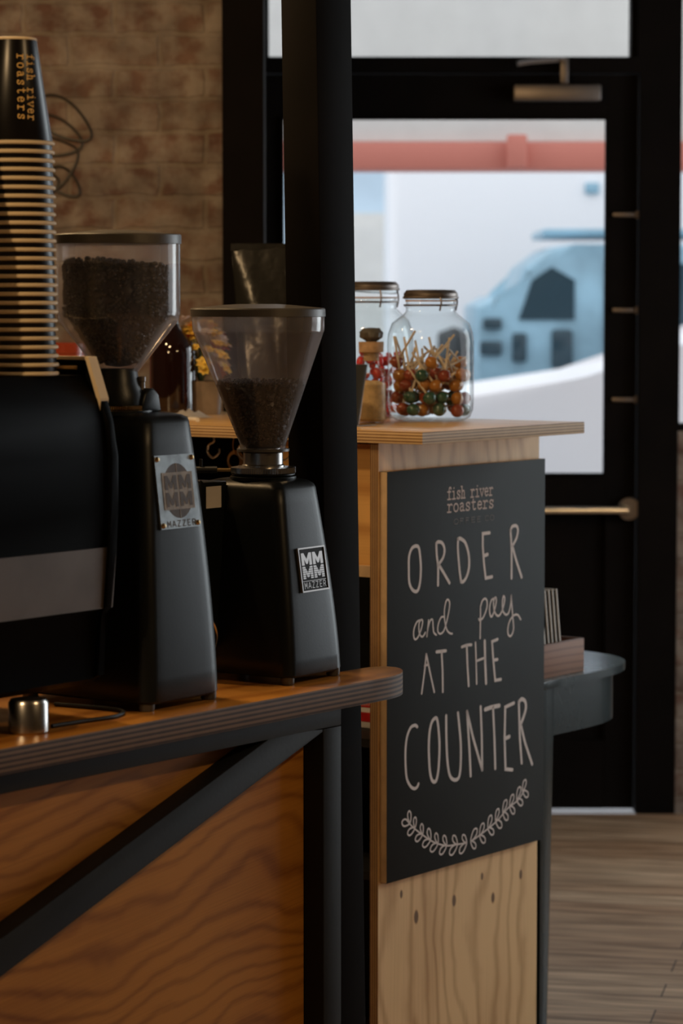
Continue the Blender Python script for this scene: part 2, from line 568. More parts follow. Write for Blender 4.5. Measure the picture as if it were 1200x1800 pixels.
def prism(bm, pts, axis, c0, c1, bev=0.0, thin_mat=False):
    """extrude a 2D outline along an axis; the outline lies in the two other axes (in x,y,z order)"""
    def v(p, c):
        q = list(p)
        q.insert('xyz'.index(axis), c)
        return bm.verts.new(q)
    lo = [v(p, c0) for p in pts]
    hi = [v(p, c1) for p in pts]
    n = len(pts)
    caps = [bm.faces.new(lo[::-1]), bm.faces.new(hi)]
    sides = [bm.faces.new((lo[i], lo[(i + 1) % n], hi[(i + 1) % n], hi[i])) for i in range(n)]
    if thin_mat:
        for f in sides: f.material_index = 1
    if bev:
        es = list({e for f in caps for e in f.edges})
        bmesh.ops.bevel(bm, geom=es, offset=bev, segments=2, profile=0.5, affect='EDGES')
    return bm


def lathe(bm, prof, cx, cy, n=48, cap0=False, cap1=False, shift=None):
    """prof: (radius, z); shift(z) -> (dx, dy)"""
    rings = []
    for r, z in prof:
        dx, dy = shift(z) if shift else (0, 0)
        if r < 1e-6:
            rings.append([bm.verts.new((cx + dx, cy + dy, z))])
        else:
            rings.append([bm.verts.new((cx + dx + r * math.cos(2 * PI * i / n), cy + dy + r * math.sin(2 * PI * i / n), z)) for i in range(n)])
    for p, q in zip(rings, rings[1:]):
        if len(p) == 1 and len(q) == 1: continue
        for i in range(n):
            j = (i + 1) % n
            if len(p) == 1: bm.faces.new((p[0], q[j], q[i]))
            elif len(q) == 1: bm.faces.new((p[i], p[j], q[0]))
            else: bm.faces.new((p[i], p[j], q[j], q[i]))
    if cap0 and len(rings[0]) > 1: bm.faces.new(rings[0][::-1])
    if cap1 and len(rings[-1]) > 1: bm.faces.new(rings[-1])
    return bm


def smooth2(pts, n=6, closed=False):
    out = []
    m = len(pts)
    rng = range(m) if closed else range(m - 1)
    for i in rng:
        if closed:
            p0, p1, p2, p3 = (Vector(pts[(i + k) % m]) for k in (-1, 0, 1, 2))
        else:
            p1, p2 = Vector(pts[i]), Vector(pts[i + 1])
            p0 = Vector(pts[i - 1]) if i else p1 * 2 - p2
            p3 = Vector(pts[i + 2]) if i + 2 < m else p2 * 2 - p1
        for k in range(n):
            t = k / n
            out.append(0.5 * ((2 * p1) + (p2 - p0) * t + (2 * p0 - 5 * p1 + 4 * p2 - p3) * t * t + (3 * p1 - p0 - 3 * p2 + p3) * t ** 3))
    if not closed: out.append(Vector(pts[-1]))
    return out


def tube(bm, pts, r, n=10, closed=False, smooth=6, caps=True):
    P = smooth2([Vector(p) for p in pts], smooth, closed) if smooth else [Vector(p) for p in pts]
    m = len(P)
    rings = []
    prev = None
    for i, p in enumerate(P):
        if closed: d = P[(i + 1) % m] - P[i - 1]
        else: d = P[min(i + 1, m - 1)] - P[max(i - 1, 0)]
        d.normalize()
        if prev is None:
            prev = d.orthogonal().normalized()
        u = (prev - d * prev.dot(d)).normalized()
        prev = u
        w = d.cross(u)
        rr = r(i / max(1, m - 1)) if callable(r) else r
        rings.append([bm.verts.new(p + (u * math.cos(2 * PI * k / n) + w * math.sin(2 * PI * k / n)) * rr) for k in range(n)])
    for i in range(m if closed else m - 1):
        a, b = rings[i], rings[(i + 1) % m]
        for k in range(n):
            bm.faces.new((a[k], a[(k + 1) % n], b[(k + 1) % n], b[k]))
    if caps and not closed:
        bm.faces.new(rings[0][::-1])
        bm.faces.new(rings[-1])
    return bm


def ribbon(bm, pts, w, fn, closed=False, smooth=0, th=0.0004):
    """a drawn stroke: pts in 2D, fn(u, v, h) -> 3D point; raised by th, round ended"""
    P = smooth2([Vector(p) for p in pts], smooth, closed) if smooth else [Vector(p) for p in pts]
    Q = [P[0]]
    for p in P[1:]:
        if (p - Q[-1]).length > w * 0.05: Q.append(p)
    P = Q
    if closed and (P[0] - P[-1]).length < w * 0.05: P.pop()
    m = len(P)
    L, R = [], []
    for i in range(m):
        if closed:
            d1, d2 = (P[i] - P[i - 1]).normalized(), (P[(i + 1) % m] - P[i]).normalized()
        else:
            d1 = (P[i] - P[i - 1]).normalized() if i else (P[1] - P[0]).normalized()
            d2 = (P[i + 1] - P[i]).normalized() if i < m - 1 else d1
        t = (d1 + d2)
        t = t.normalized() if t.length > 1e-6 else d1
        nrm = Vector((-t.y, t.x))
        k = 1 / max(0.6, nrm.dot(Vector((-d1.y, d1.x))))
        L.append(P[i] + nrm * w / 2 * k)
        R.append(P[i] - nrm * w / 2 * k)
    f = lambda q: bm.verts.new(fn(q.x, q.y, th))
    lv, rv = [f(q) for q in L], [f(q) for q in R]
    for i in range(m if closed else m - 1):
        j = (i + 1) % m
        bm.faces.new((lv[i], rv[i], rv[j], lv[j]))
    if not closed:
        for c, other, a, b in ((P[0], P[1], lv[0], rv[0]), (P[-1], P[-2], rv[-1], lv[-1])):
            d = (c - other).normalized()
            s = Vector((-d.y, d.x))
            arc = [f(c + (s * math.cos(t) + d * math.sin(t)) * w / 2) for t in (0.5, 1.05, 1.57, 2.1, 2.64)]
            try: bm.faces.new([b] + arc + [a])
            except ValueError: pass
    return bm


def poly(bm, pts, fn, h):
    return bm.faces.new([bm.verts.new(fn(x, y, h)) for x, y in pts])


GL = {
    'f': [(1, [(.52, .66), (.46, .75), (.34, .74), (.28, .62), (.28, .3), (.28, 0)]), (0, [(.08, .48), (.46, .48)]), (0, [(.1, 0), (.48, 0)])],
    'i': [(0, [(.14, .48), (.3, .48), (.3, 0)]), (0, [(.1, 0), (.5, 0)]), (0, [(.29, .68), (.31, .70)])],
    's': [(1, [(.46, .37), (.40, .47), (.27, .5), (.14, .40), (.22, .28), (.38, .22), (.47, .12), (.38, .01), (.24, 0), (.12, .12)]), (0, [(.47, .49), (.47, .36)]), (0, [(.12, 0), (.12, .12)])],
    'h': [(0, [(.04, .75), (.15, .75), (.15, 0)]), (0, [(.04, 0), (.27, 0)]), (1, [(.15, .34), (.24, .46), (.37, .48), (.44, .38), (.44, .2), (.44, 0)]), (0, [(.34, 0), (.56, 0)])],
    'r': [(0, [(.06, .48), (.2, .48), (.2, 0)]), (0, [(.05, 0), (.4, 0)]), (1, [(.2, .30), (.3, .45), (.43, .49), (.52, .42)])],
    'v': [(0, [(.06, .48), (.29, 0), (.53, .48)]), (0, [(.0, .48), (.2, .48)]), (0, [(.4, .48), (.58, .48)])],
    'e': [(1, [(.12, .27), (.3, .27), (.48, .27), (.45, .42), (.3, .5), (.15, .42), (.1, .25), (.16, .07), (.31, 0), (.49, .09)])],
    'o': [(2, [(.3, .5), (.46, .42), (.51, .25), (.46, .07), (.3, 0), (.14, .07), (.09, .25), (.14, .42)])],
    'a': [(1, [(.13, .43), (.28, .5), (.42, .42), (.42, .2), (.43, .03), (.55, .01)]), (2, [(.42, .27), (.25, .28), (.11, .16), (.2, .01), (.36, .04), (.42, .15)])],
    't': [(1, [(.24, .68), (.24, .35), (.24, .1), (.33, 0), (.48, .06)]), (0, [(.08, .48), (.44, .48)])],
    'O': [(2, [(.3, .7), (.5, .55), (.5, .15), (.3, 0), (.1, .15), (.1, .55)])],
    'F': [(0, [(.45, .7), (.12, .7), (.12, 0)]), (0, [(.12, .38), (.38, .38)])],
    'E': [(0, [(.48, .7), (.12, .7), (.12, 0), (.48, 0)]), (0, [(.12, .36), (.42, .36)])],
    'C': [(1, [(.5, .56), (.35, .7), (.14, .6), (.09, .35), (.14, .1), (.35, 0), (.5, .14)])],
    'M': [(0, [(.06, 0), (.06, .7)]), (0, [(.06, .7), (.3, .22)]), (0, [(.3, .22), (.54, .7)]), (0, [(.54, .7), (.54, 0)])],
    'A': [(0, [(.03, 0), (.3, .7)]), (0, [(.3, .7), (.57, 0)]), (0, [(.14, .22), (.46, .22)])],
    'Z': [(0, [(.08, .7), (.52, .7)]), (0, [(.52, .7), (.08, 0)]), (0, [(.08, 0), (.52, 0)])],
    'R': [(0, [(.1, 0), (.1, .7), (.4, .7), (.52, .6), (.52, .42), (.4, .33), (.1, .33)]), (0, [(.34, .33), (.54, 0)])],
}


def write(bm, text, u, v, adv, size, w, fn, h=0.0006, wf=1.0):
    """text along +u from (u, v); size scales the glyph box; adv = advance per letter"""
    for ch in text:
        for mode, pts in GL.get(ch, []):
            ribbon(bm, [(u + x * adv * wf / 0.6, v + y * size) for x, y in pts], w, fn, closed=mode == 2, smooth=4 if mode else 0, th=h)
        u += adv
    return bm


MLET = [(0, 0), (0, 1), (.28, 1), (.5, .52), (.72, 1), (1, 1), (1, 0), (.74, 0), (.74, .5), (.58, .12), (.42, .12), (.26, .5), (.26, 0)]


def mblock(bm, u0, v0, w, h, fn, ht):
    # four quads and two slants keep the letter convex piece by piece
    P = lambda x, y: (u0 + x * w, v0 + y * h)
    for q in ([(0, 0), (.26, 0), (.26, 1), (0, 1)], [(.74, 0), (1, 0), (1, 1), (.74, 1)],
              [(.26, 1), (.26, .5), (.42, .1), (.5, .1), (.5, .5)], [(.74, 1), (.5, .5), (.5, .1), (.58, .1), (.74, .5)]):
        poly(bm, [P(x, y) for x, y in q], fn, ht)


def scatter_mesh(name, template, xforms):
    """many copies of a small template as one mesh (for stuff nobody could count)"""
    tv, tf = template
    vs, fs = [], []
    for mx in xforms:
        k = len(vs)
        vs += [tuple(mx @ Vector(v)) for v in tv]
        fs += [tuple(i + k for i in f) for f in tf]
    me = bpy.data.meshes.new(name)
    me.from_pydata(vs, [], fs)
    me.polygons.foreach_set('use_smooth', [True] * len(me.polygons))
    return me


def ico(sub=1, sx=1, sy=1, sz=1):
    bm = B()
    bmesh.ops.create_icosphere(bm, subdivisions=sub, radius=1)
    tv = [(v.co.x * sx, v.co.y * sy, v.co.z * sz) for v in bm.verts]
    tf = [tuple(v.index for v in f.verts) for f in bm.faces]
    bm.free()
    return tv, tf


def struct(name, bm, mats, base=(0, 0, 0), frame='W', parent=None, smooth=False):
    o = mesh_obj(name, bm, mats, base, smooth)
    if parent is None:
        put(o, base, frame)
        o['kind'] = 'structure'
    else:
        o.parent = parent
    return o


# ================================================================ the room
FZ = -ZS
struct('floor', box(B(), -4.2, 3.7, -1.2, 9.2, FZ - 0.1, FZ), 'floor')
struct('ceiling', box(B(), -4.2, 3.7, -1.2, 9.35, 3.15, 3.3), 'ceiling')
struct('wall_rear', box(B(), -4.2, 3.7, -1.3, -1.2, FZ, 3.15), 'plaster')
struct('wall_left', box(B(), -4.3, -4.2, -1.2, 9.2, FZ, 3.15), 'plaster')
bm = B()
box(bm, 3.55, 3.7, -1.2, 5.9, FZ, 3.15)
box(bm, 3.55, 3.7, 8.6, 9.2, FZ, 3.15)
box(bm, 3.55, 3.7, 5.9, 8.6, FZ, 0.4)
box(bm, 3.55, 3.7, 5.9, 8.6, 2.95, 3.15)
struct('wall_right', bm, 'plaster')
bm = B()
for y in (5.9, 7.2, 8.54):
    box(bm, 3.58, 3.66, y, y + 0.06, 0.4, 2.95)
w3 = struct('window_3', bm, 'frameblack')
struct('pane', box(B(), 3.61, 3.62, 5.96, 8.54, 0.4, 2.95), 'pane', parent=w3)

# brick wall on the left with its black end post
struct('wall_brick', box(B(), -4.2, -0.315, 7.6, 7.75, FZ, 3.15), 'brick')
struct('trim_1', box(B(), -0.315, -0.205, 7.56, 7.76, FZ, 3.15, bev=0.003), 'frameblack')
struct('wall_vestibule', box(B(), -0.42, -0.315, 7.75, 9.2, FZ, 3.15), 'frameblack')

# shopfront wall around door, transom and side window
bm = B()
box(bm, -4.2, -0.295, 9.2, 9.35, FZ, 3.15)
box(bm, -0.295, 0.96, 9.2, 9.35, 2.262, 2.3126)      # head between door and transom
box(bm, -0.295, -0.253, 9.2, 9.35, 2.3126, 3.15)
box(bm, -0.253, 0.95, 9.2, 9.35, 3.02, 3.15)
box(bm, 0.95, 1.088, 9.2, 9.35, 2.3126, 3.15)
box(bm, 0.96, 1.088, 9.2, 9.35, FZ, 2.3126)
box(bm, 1.95, 3.7, 9.2, 9.35, FZ, 3.15)
box(bm, 1.088, 1.95, 9.2, 9.35, 3.02, 3.15)
struct('wall_front', bm, 'frameblack')
struct('trim_2', box(B(), 1.089, 1.949, 9.2, 9.34, FZ, 1.112), 'brick')   # low brick wall under the side window
bm = B()
for a0, a1, z0, z1 in ((-0.253, -0.235, 2.3126, 3.02), (0.93, 0.95, 2.3126, 3.02), (-0.235, 0.93, 3.0, 3.02)):
    box(bm, a0, a1, 9.22, 9.3, z0, z1)
w1 = struct('window_1', bm, 'frameblack')
struct('pane', box(B(), -0.235, 0.93, 9.255, 9.261, 2.3126, 3.0), 'pane', parent=w1)
bm = B()
box(bm, 1.089, 1.949, 9.2, 9.3, 1.112, 1.135)
box(bm, 1.089, 1.094, 9.22, 9.3, 1.135, 3.02)
box(bm, 1.93, 1.949, 9.22, 9.3, 1.135, 3.02)
w2 = struct('window_2', bm, 'frameblack')
struct('pane', box(B(), 1.094, 1.93, 9.255, 9.261, 1.135, 3.02), 'pane', parent=w2)

# the door
bm = B()
box(bm, -0.29, -0.193, 9.225, 9.275, FZ + 0.013, 2.258, bev=0.002)
box(bm, 0.857, 0.955, 9.225, 9.275, FZ + 0.013, 2.258, bev=0.002)
box(bm, -0.193, 0.857, 9.225, 9.275, 2.1215, 2.258)
box(bm, -0.193, 0.857, 9.225, 9.275, FZ + 0.013, 0.10)
box(bm, -0.193, 0.857, 9.225, 9.275, 0.84, 0.966)
box(bm, -0.193, 0.857, 9.24, 9.26, 0.10, 0.84)
for x0, x1, z0, z1 in ((-0.193, 0.857, 0.966, 0.974), (-0.193, 0.857, 2.1135, 2.1215), (0.849, 0.857, 0.974, 2.1135), (-0.193, -0.185, 0.974, 2.1135)):
    box(bm, x0, x1, 9.215, 9.24, z0, z1)
door = struct('door_1', bm, 'frameblack')
struct('pane', box(B(), -0.185, 0.849, 9.247, 9.253, 0.974, 2.1135), 'pane', parent=door)
bm = B()
tube(bm, [(0.30, 9.15, 0.8585), (0.925, 9.15, 0.8585)], 0.013, smooth=0)
for x in (0.30, 0.925):
    tube(bm, [(x, 9.15, 0.8585), (x, 9.226, 0.8585)], 0.011, smooth=0)
h = struct('push_bar', bm, 'chrome', parent=door, smooth=True)
bm = B()
lathe(bm, [(0.0, -0.010), (0.036, -0.010), (0.040, -0.004), (0.040, 0.0), (0.0, 0.0)], 0, 0, 32)
bmesh.ops.rotate(bm, verts=bm.verts, matrix=Matrix.Rotation(math.radians(-90), 3, 'X'))
bmesh.ops.translate(bm, verts=bm.verts, vec=(0.932, 9.214, 0.8585))
struct('bar_rose', bm, 'chrome', parent=h, smooth=True)
h = struct('door_closer', box(B(), 0.55, 0.83, 9.165, 9.225, 2.170, 2.222, bev=0.006), 'dullsteel', parent=door, smooth=True)
bm = B()
box(bm, 0.70, 0.725, 9.17, 9.20, 2.225, 2.305, bev=0.003)
tube(bm, [(0.712, 9.185, 2.302), (0.60, 9.16, 2.292), (0.56, 9.15, 2.285)], 0.008, smooth=0)
struct('closer_arm', bm, 'dullsteel', parent=h, smooth=True)
for z in (1.809, 1.502, 1.213):
    bm = B()
    box(bm, 0.875, 0.952, 9.212, 9.226, z - 0.007, z + 0.007, bev=0.003)
    tube(bm, [(0.953, 9.213, z - 0.012), (0.953, 9.213, z + 0.012)], 0.006, smooth=0)
    struct('hinge_strap', bm, 'dullsteel', parent=door, smooth=True)

# ================================================================ the street outside
struct('street_paving', box(B(), -14, 16, 9.36, 40, FZ - 0.2, FZ - 0.015), 'asphalt')
t = Thing('awning', 'coral red awning beam under a pale cream fascia, across the street', 'awning', (0.6, 13, 2.12), 'W')
t.part('fascia', box(B(), -3.5, 5.5, 13.0, 13.2, 2.255, 3.9), 'beige')
t.part('beam', box(B(), -3.5, 5.5, 12.94, 13.24, 2.125, 2.25, bev=0.01), 'coral')
for x in (-2.2, 0.79, 3.8):
    t.part('bracket', box(B(), x - 0.045, x + 0.045, 12.88, 12.94, 2.13, 2.28, bev=0.01), 'coral')
for x in (-3.3, 5.3):
    t.part('support_post', box(B(), x - 0.06, x + 0.06, 13.02, 13.18, FZ - 0.015, 2.12), 'beige')

t = Thing('box_truck', 'tall white box truck parked beyond the awning, seen through the door', 'truck', (2.6, 21, FZ - 0.015), 'W')
t.part('cargo_box', box(B(), 0.33, 5.2, 20.0, 22.2, 0.55, 2.75, bev=0.09, seg=4), 'outwhite')
t.part('chassis', box(B(), 0.5, 6.6, 20.3, 21.9, 0.32, 0.55), 'tyre')
t.part('cab', prism(B(), [(5.25, 0.4), (7.0, 0.4), (7.0, 1.2), (6.6, 2.1), (5.25, 2.15)], 'y', 20.1, 22.1, bev=0.05), 'outwhite')
for x in (1.3, 4.4, 6.2):
    bm = B()
    lathe(bm, [(0, -0.12), (0.40, -0.12), (0.42, 0), (0.40, 0.12), (0, 0.12)], 0, 0, 24)
    bmesh.ops.rotate(bm, verts=bm.verts, matrix=Matrix.Rotation(PI / 2, 3, 'X'))
    bmesh.ops.translate(bm, verts=bm.verts, vec=(x, 20.2, FZ - 0.015 + 0.42))
    t.part('wheel', bm, 'tyre')
t.part('clearance_lamp', box(B(), 1.70, 1.80, 19.97, 20.0, 2.28, 2.36, bev=0.01), 'carblue', label='small blue clearance lamp')

t = Thing('street_building', 'pale blue rendered building behind the white truck, left of it', 'building', (-3, 25, FZ - 0.015), 'W')
t.part('facade', box(B(), -9, 9, 25, 26, FZ - 0.015, 6.0), 'outblue')
for x in (-4.2, -1.6, 0.15):
    wd = t.part('window', box(B(), x - 0.35, x + 0.35, 24.95, 25.0, 0.9, 2.3), 'beige')
    t.part('pane', box(B(), x - 0.28, x + 0.28, 24.93, 24.95, 1.0, 2.2), 'beige', parent=wd)


def vehicle(label, base, x0, dx, y0, prof, wins, body, wheels):
    t = Thing('parked_car', label, 'car', (x0 + dx * 2, y0 + 0.85, FZ - 0.015), 'W')
    t.part('body', prism(B(), [(x0 + dx * x, base + z) for x, z in prof], 'y', y0, y0 + 1.7, bev=0.07), body)
    for wpts in wins:
        t.part('side_window', prism(B(), [(x0 + dx * x, base + z) for x, z in wpts], 'y', y0 - 0.015, y0 + 0.01), 'carglass')
    for x in wheels:
        bm = B()
        lathe(bm, [(0, -0.11), (0.30, -0.11), (0.33, 0), (0.30, 0.11), (0, 0.11)], 0, 0, 24)
        bmesh.ops.rotate(bm, verts=bm.verts, matrix=Matrix.Rotation(PI / 2, 3, 'X'))
        bmesh.ops.translate(bm, verts=bm.verts, vec=(x0 + dx * x, y0 + 0.05, FZ - 0.015 + 0.33))
        t.part('wheel', bm, 'tyre')
    return t


car = vehicle('pale blue off-road car with dark side windows, in front of the white truck', 0, 0.82, 1, 17.4,
        [(0, 0.2), (0, 1.50), (0.10, 1.56), (0.22, 1.50), (0.30, 1.74), (0.46, 1.86), (0.60, 1.88), (2.9, 1.88), (3.1, 1.2), (4.2, 1.1), (4.3, 0.2)],
        [[(0.26, 1.42), (0.34, 1.66), (0.46, 1.74), (0.60, 1.66), (0.60, 1.42)], [(0.78, 1.12), (0.78, 1.76), (1.0, 1.76), (1.0, 1.12)], [(1.2, 1.3), (1.2, 1.76), (2.0, 1.76), (2.0, 1.3)]], 'carblue', (0.9, 3.4))
for x0_, z0_, w_, h_ in ((0.02, 1.20, .14, .09), (0.04, 1.36, .12, .07), (0.22, 1.16, .09, .18), (0.46, 1.12, .13, .24), (1.02, 1.12, .14, .2)):
    car.part('side_panel', box(B(), .82 + x0_, .82 + x0_ + w_, 17.36, 17.42, z0_, z0_ + h_, bev=.02), 'carglass')
car.part('roof_rack', box(B(), 1.25, 2.9, 17.7, 18.8, 1.93, 1.98, bev=0.01), 'carblue')
car.part('spare_wheel', (lambda bm: (lathe(bm, [(0, -0.1), (0.28, -0.1), (0.32, 0), (0.28, 0.1), (0, 0.1)], 0, 0, 24),
         bmesh.ops.rotate(bm, verts=bm.verts, matrix=Matrix.Rotation(PI / 2, 3, 'Y')),
         bmesh.ops.translate(bm, verts=bm.verts, vec=(0.72, 18.3, 1.05)), bm)[-1])(B()), 'tyre')
vehicle('low white car nearest the café door, its bonnet below the blue car', 0, 0.45, 1, 14.0,
        [(0, 0.15), (0, 0.95), (0.08, 1.06), (0.75, 1.16), (1.2, 1.24), (1.7, 1.52), (3.4, 1.50), (4.1, 1.05), (4.2, 0.15)],
        [[(1.45, 1.25), (1.8, 1.46), (2.5, 1.46), (2.5, 1.25)], [(2.6, 1.25), (2.6, 1.46), (3.3, 1.44), (3.55, 1.25)]], 'outwhite', (0.85, 3.4))

# ================================================================ tall counter (pass) with its plywood end
CB, CT = 1.242, 1.267
t = Thing('service_counter', 'tall pine plywood counter with the black menu board on its end panel', 'counter', (4.741, 3.351, FZ))
t.part('end_panel', box(B(), 4.741, 5.358, 3.351, 3.372, FZ, CB, thin='y'), ['end_face', 'panel_edge'])
bm = B()
prism(bm, [(4.727, 3.233), (5.355, 3.233), (5.355, 4.98), (4.727, 4.98)], 'z', CB, CT, bev=0.0008, thin_mat=True)
for f in bm.faces:
    f.normal_update()
    f.material_index = 0 if abs(f.normal.z) > 0.8 else 1
t.part('worktop', bm, ['counter_top', 'counter_edge'])
dr = t.part('drawer', box(B(), 4.78, 5.2, 3.373, 3.66, 0.985, 1.236, thin='x'), ['drawer', 'drawer'])
t.part('drawer_lip', box(B(), 4.765, 4.785, 3.373, 3.66, 0.962, 0.985), 'boardedge', parent=dr)
t.part('back_panel', box(B(), 5.33, 5.35, 3.373, 4.98, FZ, CB - 0.001), 'steelblack')
t.part('lower_shelf', box(B(), 4.80, 5.32, 3.374, 4.95, 0.60, 0.618), 'steelblack')
t.part('kick_shelf', box(B(), 4.80, 5.32, 3.374, 4.95, 0.32, 0.338), 'steelblack')
for b in (4.16, 4.94):
    t.part('upright', box(B(), 4.9, 5.33, b, b + 0.02, FZ, CB - 0.001), 'steelblack')
for b, a in ((3.80, 4.765), (3.72, 4.77), (3.62, 4.78)):
    # open cup hooks screwed under the worktop edge
    bm = B()
    tube(bm, [(a, b, CB + 0.002), (a, b, CB - 0.012), (a, b + 0.014, CB - 0.020), (a, b + 0.017, CB - 0.036), (a, b + 0.002, CB - 0.046), (a, b - 0.014, CB - 0.036), (a, b - 0.015, CB - 0.026)], 0.0026, n=8)
    t.part('cup_hook', bm, 'chrome')

# ================================================================ chalkboard
BF = 3.333


def onboard(u, v, h):
    return (4.7465 + u, BF - h, 0.331 + v)


t = Thing('chalkboard', 'large black chalkboard reading ORDER and pay AT THE COUNTER, fixed to the plywood end panel', 'sign', (4.7465, 3.351, 0.331))
t.part('slab', box(B(), 4.7465, 5.355, BF, 3.3505, 0.331, 1.1832, bev=0.0008, thin='y'), ['board', 'boardedge'])
LETTERS = [[2,7.5,[[102,693],[112,690],[117,677],[121,649],[119,620],[112,602],[102,598],[89,604],[79,619],[77,647],[78,673],[88,689]]],[1,7.5,[[185,605],[185,644],[180,668],[178,693]]],[1,7.5,[[178,693],[186,696],[201,692],[209,678],[204,662],[187,648]]],[1,7.5,[[187,648],[206,629],[228,606]]],[1,7.5,[[260,697],[260,674],[266,633],[272,605]]],[1,8,[[260,697],[270,697],[288,687],[301,662],[303,635],[295,616],[282,605],[272,605]]],[0,7.5,[[383,702],[356,702],[356,675],[361,638],[368,605],[393,606]]],[0,8,[[363,654],[375,656]]],[1,7.5,[[471,597],[471,642],[470,670],[466,702]]],[1,7.5,[[466,702],[474,710],[490,710],[496,700],[490,683],[474,667]]],[1,8,[[474,667],[489,636],[512,596]]],[1,4.4,[[122,537],[107,534],[96,519],[96,503],[103,498],[113,504],[124,520],[128,534],[122,537],[115,530],[115,513],[122,503],[130,502],[138,509]]],[1,4.4,[[150,534],[147,518],[144,500]]],[1,4.4,[[144,504],[150,522],[157,533],[165,533],[167,518],[170,506],[179,500]]],[1,4.4,[[206,536],[196,535],[186,521],[185,507],[194,501],[207,506],[217,523],[226,546],[229,563],[223,571],[215,567],[209,548],[211,526],[219,507],[230,499],[239,497]]],[1,5,[[347,477],[348,516],[348,541]]],[1,5,[[342,519],[346,516],[360,522],[373,541],[373,556],[365,561],[355,557],[348,545]]],[1,5,[[404,559],[391,555],[384,540],[386,524],[393,520],[402,531],[410,550],[408,560],[400,553],[401,536],[409,523],[421,519],[432,527],[441,542],[444,555],[439,560],[435,550],[436,530],[448,519],[460,522],[468,540],[470,559]]],[1,5,[[470,559],[473,535],[478,504],[480,484],[471,471],[460,473],[457,486],[464,503],[480,514],[497,514],[509,503]]],[0,5.5,[[125,382],[135,425],[142,463]]],[0,5.5,[[142,463],[156,423],[172,380]]],[0,5.5,[[136,439],[150,441]]],[0,7,[[180,464],[215,463]]],[0,6.5,[[199,463],[203,421],[204,377]]],[1,6.5,[[276,465],[296,467],[313,466]]],[0,7,[[295,467],[298,423],[303,379]]],[0,5.5,[[329,469],[332,424],[334,380]]],[0,8.5,[[365,469],[367,425],[371,377]]],[0,5.5,[[332,429],[367,433]]],[0,7,[[416,468],[394,465],[399,427],[407,379],[430,379]]],[0,7,[[403,424],[416,424]]],[1,7,[[109,314],[101,318],[85,315],[72,298],[66,270],[67,232],[72,208],[86,191],[99,185],[109,187],[114,193]]],[2,8,[[175,324],[183,320],[189,294],[192,260],[189,218],[182,194],[173,189],[162,197],[155,222],[152,265],[155,298],[163,317]]],[1,8,[[217,324],[218,277],[222,229],[231,196],[248,183],[266,186],[273,212],[273,257],[267,298],[262,325]]],[0,8,[[312,183],[307,240],[297,324]]],[0,8,[[297,324],[321,264],[357,190]]],[0,8,[[357,190],[355,260],[350,328]]],[1,9.5,[[368,320],[393,322],[424,322]]],[0,8,[[399,321],[405,254],[409,186]]],[0,8,[[483,321],[448,316],[446,249],[450,179],[478,174]]],[0,9,[[451,247],[465,249]]],[0,8,[[516,184],[508,241],[503,321]]],[1,9,[[503,321],[515,326],[529,319],[532,304],[523,286],[511,271]]],[0,8,[[511,271],[529,228],[559,176]]]]
STEMS = [[[68,125],[93,105],[129,83],[171,61],[218,46],[260,42],[294,40]],[[313,40],[346,48],[385,59],[420,71],[460,91],[500,103],[530,122]]]
LEAVES = [[[83,115],[79,140]],[[83,115],[54,120]],[[101,102],[101,124]],[[101,102],[75,93]],[[129,84],[125,106]],[[129,84],[103,76]],[[159,68],[150,92]],[[159,68],[130,60]],[[187,56],[178,78]],[[187,56],[159,45]],[[220,47],[208,68]],[[220,47],[194,33]],[[261,42],[244,62]],[[261,42],[232,26]],[[297,40],[281,58]],[[297,40],[270,23]],[[313,41],[336,64]],[[313,41],[332,24]],[[348,48],[363,72]],[[348,48],[369,31]],[[381,59],[393,85]],[[381,59],[403,44]],[[411,72],[422,95]],[[411,72],[435,54]],[[440,86],[454,110]],[[440,86],[460,67]],[[468,95],[482,118]],[[468,95],[487,77]],[[496,106],[510,131]],[[496,106],[520,92]],[[520,121],[532,144]],[[520,121],[543,107]]]
bm = B()
for mode, w, pts in LETTERS:
    ribbon(bm, [(x / 1000, y / 1000) for x, y in pts], w / 1000 * 0.98, onboard, closed=mode == 2, smooth=6 if mode else 0, th=0.0006)
t.part('hand_lettering', bm, 'chalk', smooth=False, label='white hand-drawn words ORDER and pay AT THE COUNTER')
bm = B()
for st in STEMS:
    ribbon(bm, [(x / 1000, y / 1000) for x, y in st], 0.0036, onboard, smooth=6, th=0.0006)
for (p, q) in LEAVES:
    p, q = Vector(p) / 1000, Vector(q) / 1000
    d = q - p
    s = Vector((-d.y, d.x))
    pts = [p, p + d * .35 + s * .19, p + d * .75 + s * .24, p + d * .97 + s * .10, p + d * 1.0 - s * .08, p + d * .75 - s * .24, p + d * .35 - s * .19]
    ribbon(bm, pts, 0.0038, onboard, closed=True, smooth=5, th=0.0007)
t.part('leaf_garland', bm, 'chalk', smooth=False, label='white drawn garland of small leaves')
bm = B()
write(bm, 'fish', 0.218, 0.7830, 0.0175, 0.0330, 0.0033, onboard)
write(bm, 'river', 0.307, 0.7830, 0.0180, 0.0330, 0.0033, onboard)
write(bm, 'roasters', 0.218, 0.7560, 0.0228, 0.0330, 0.0033, onboard)
t.part('logo_lettering', bm, 'pinkchalk', smooth=False, label='pale typewriter letters fish river roasters')
bm = B()
write(bm, 'OFFEE', 0.242, 0.7290, 0.0218, 0.0155, 0.0013, onboard)
write(bm, 'CO', 0.362, 0.7290, 0.0200, 0.0155, 0.0013, onboard)
t.part('faint_lettering', bm, 'faded', smooth=False, label='faint worn small capitals')

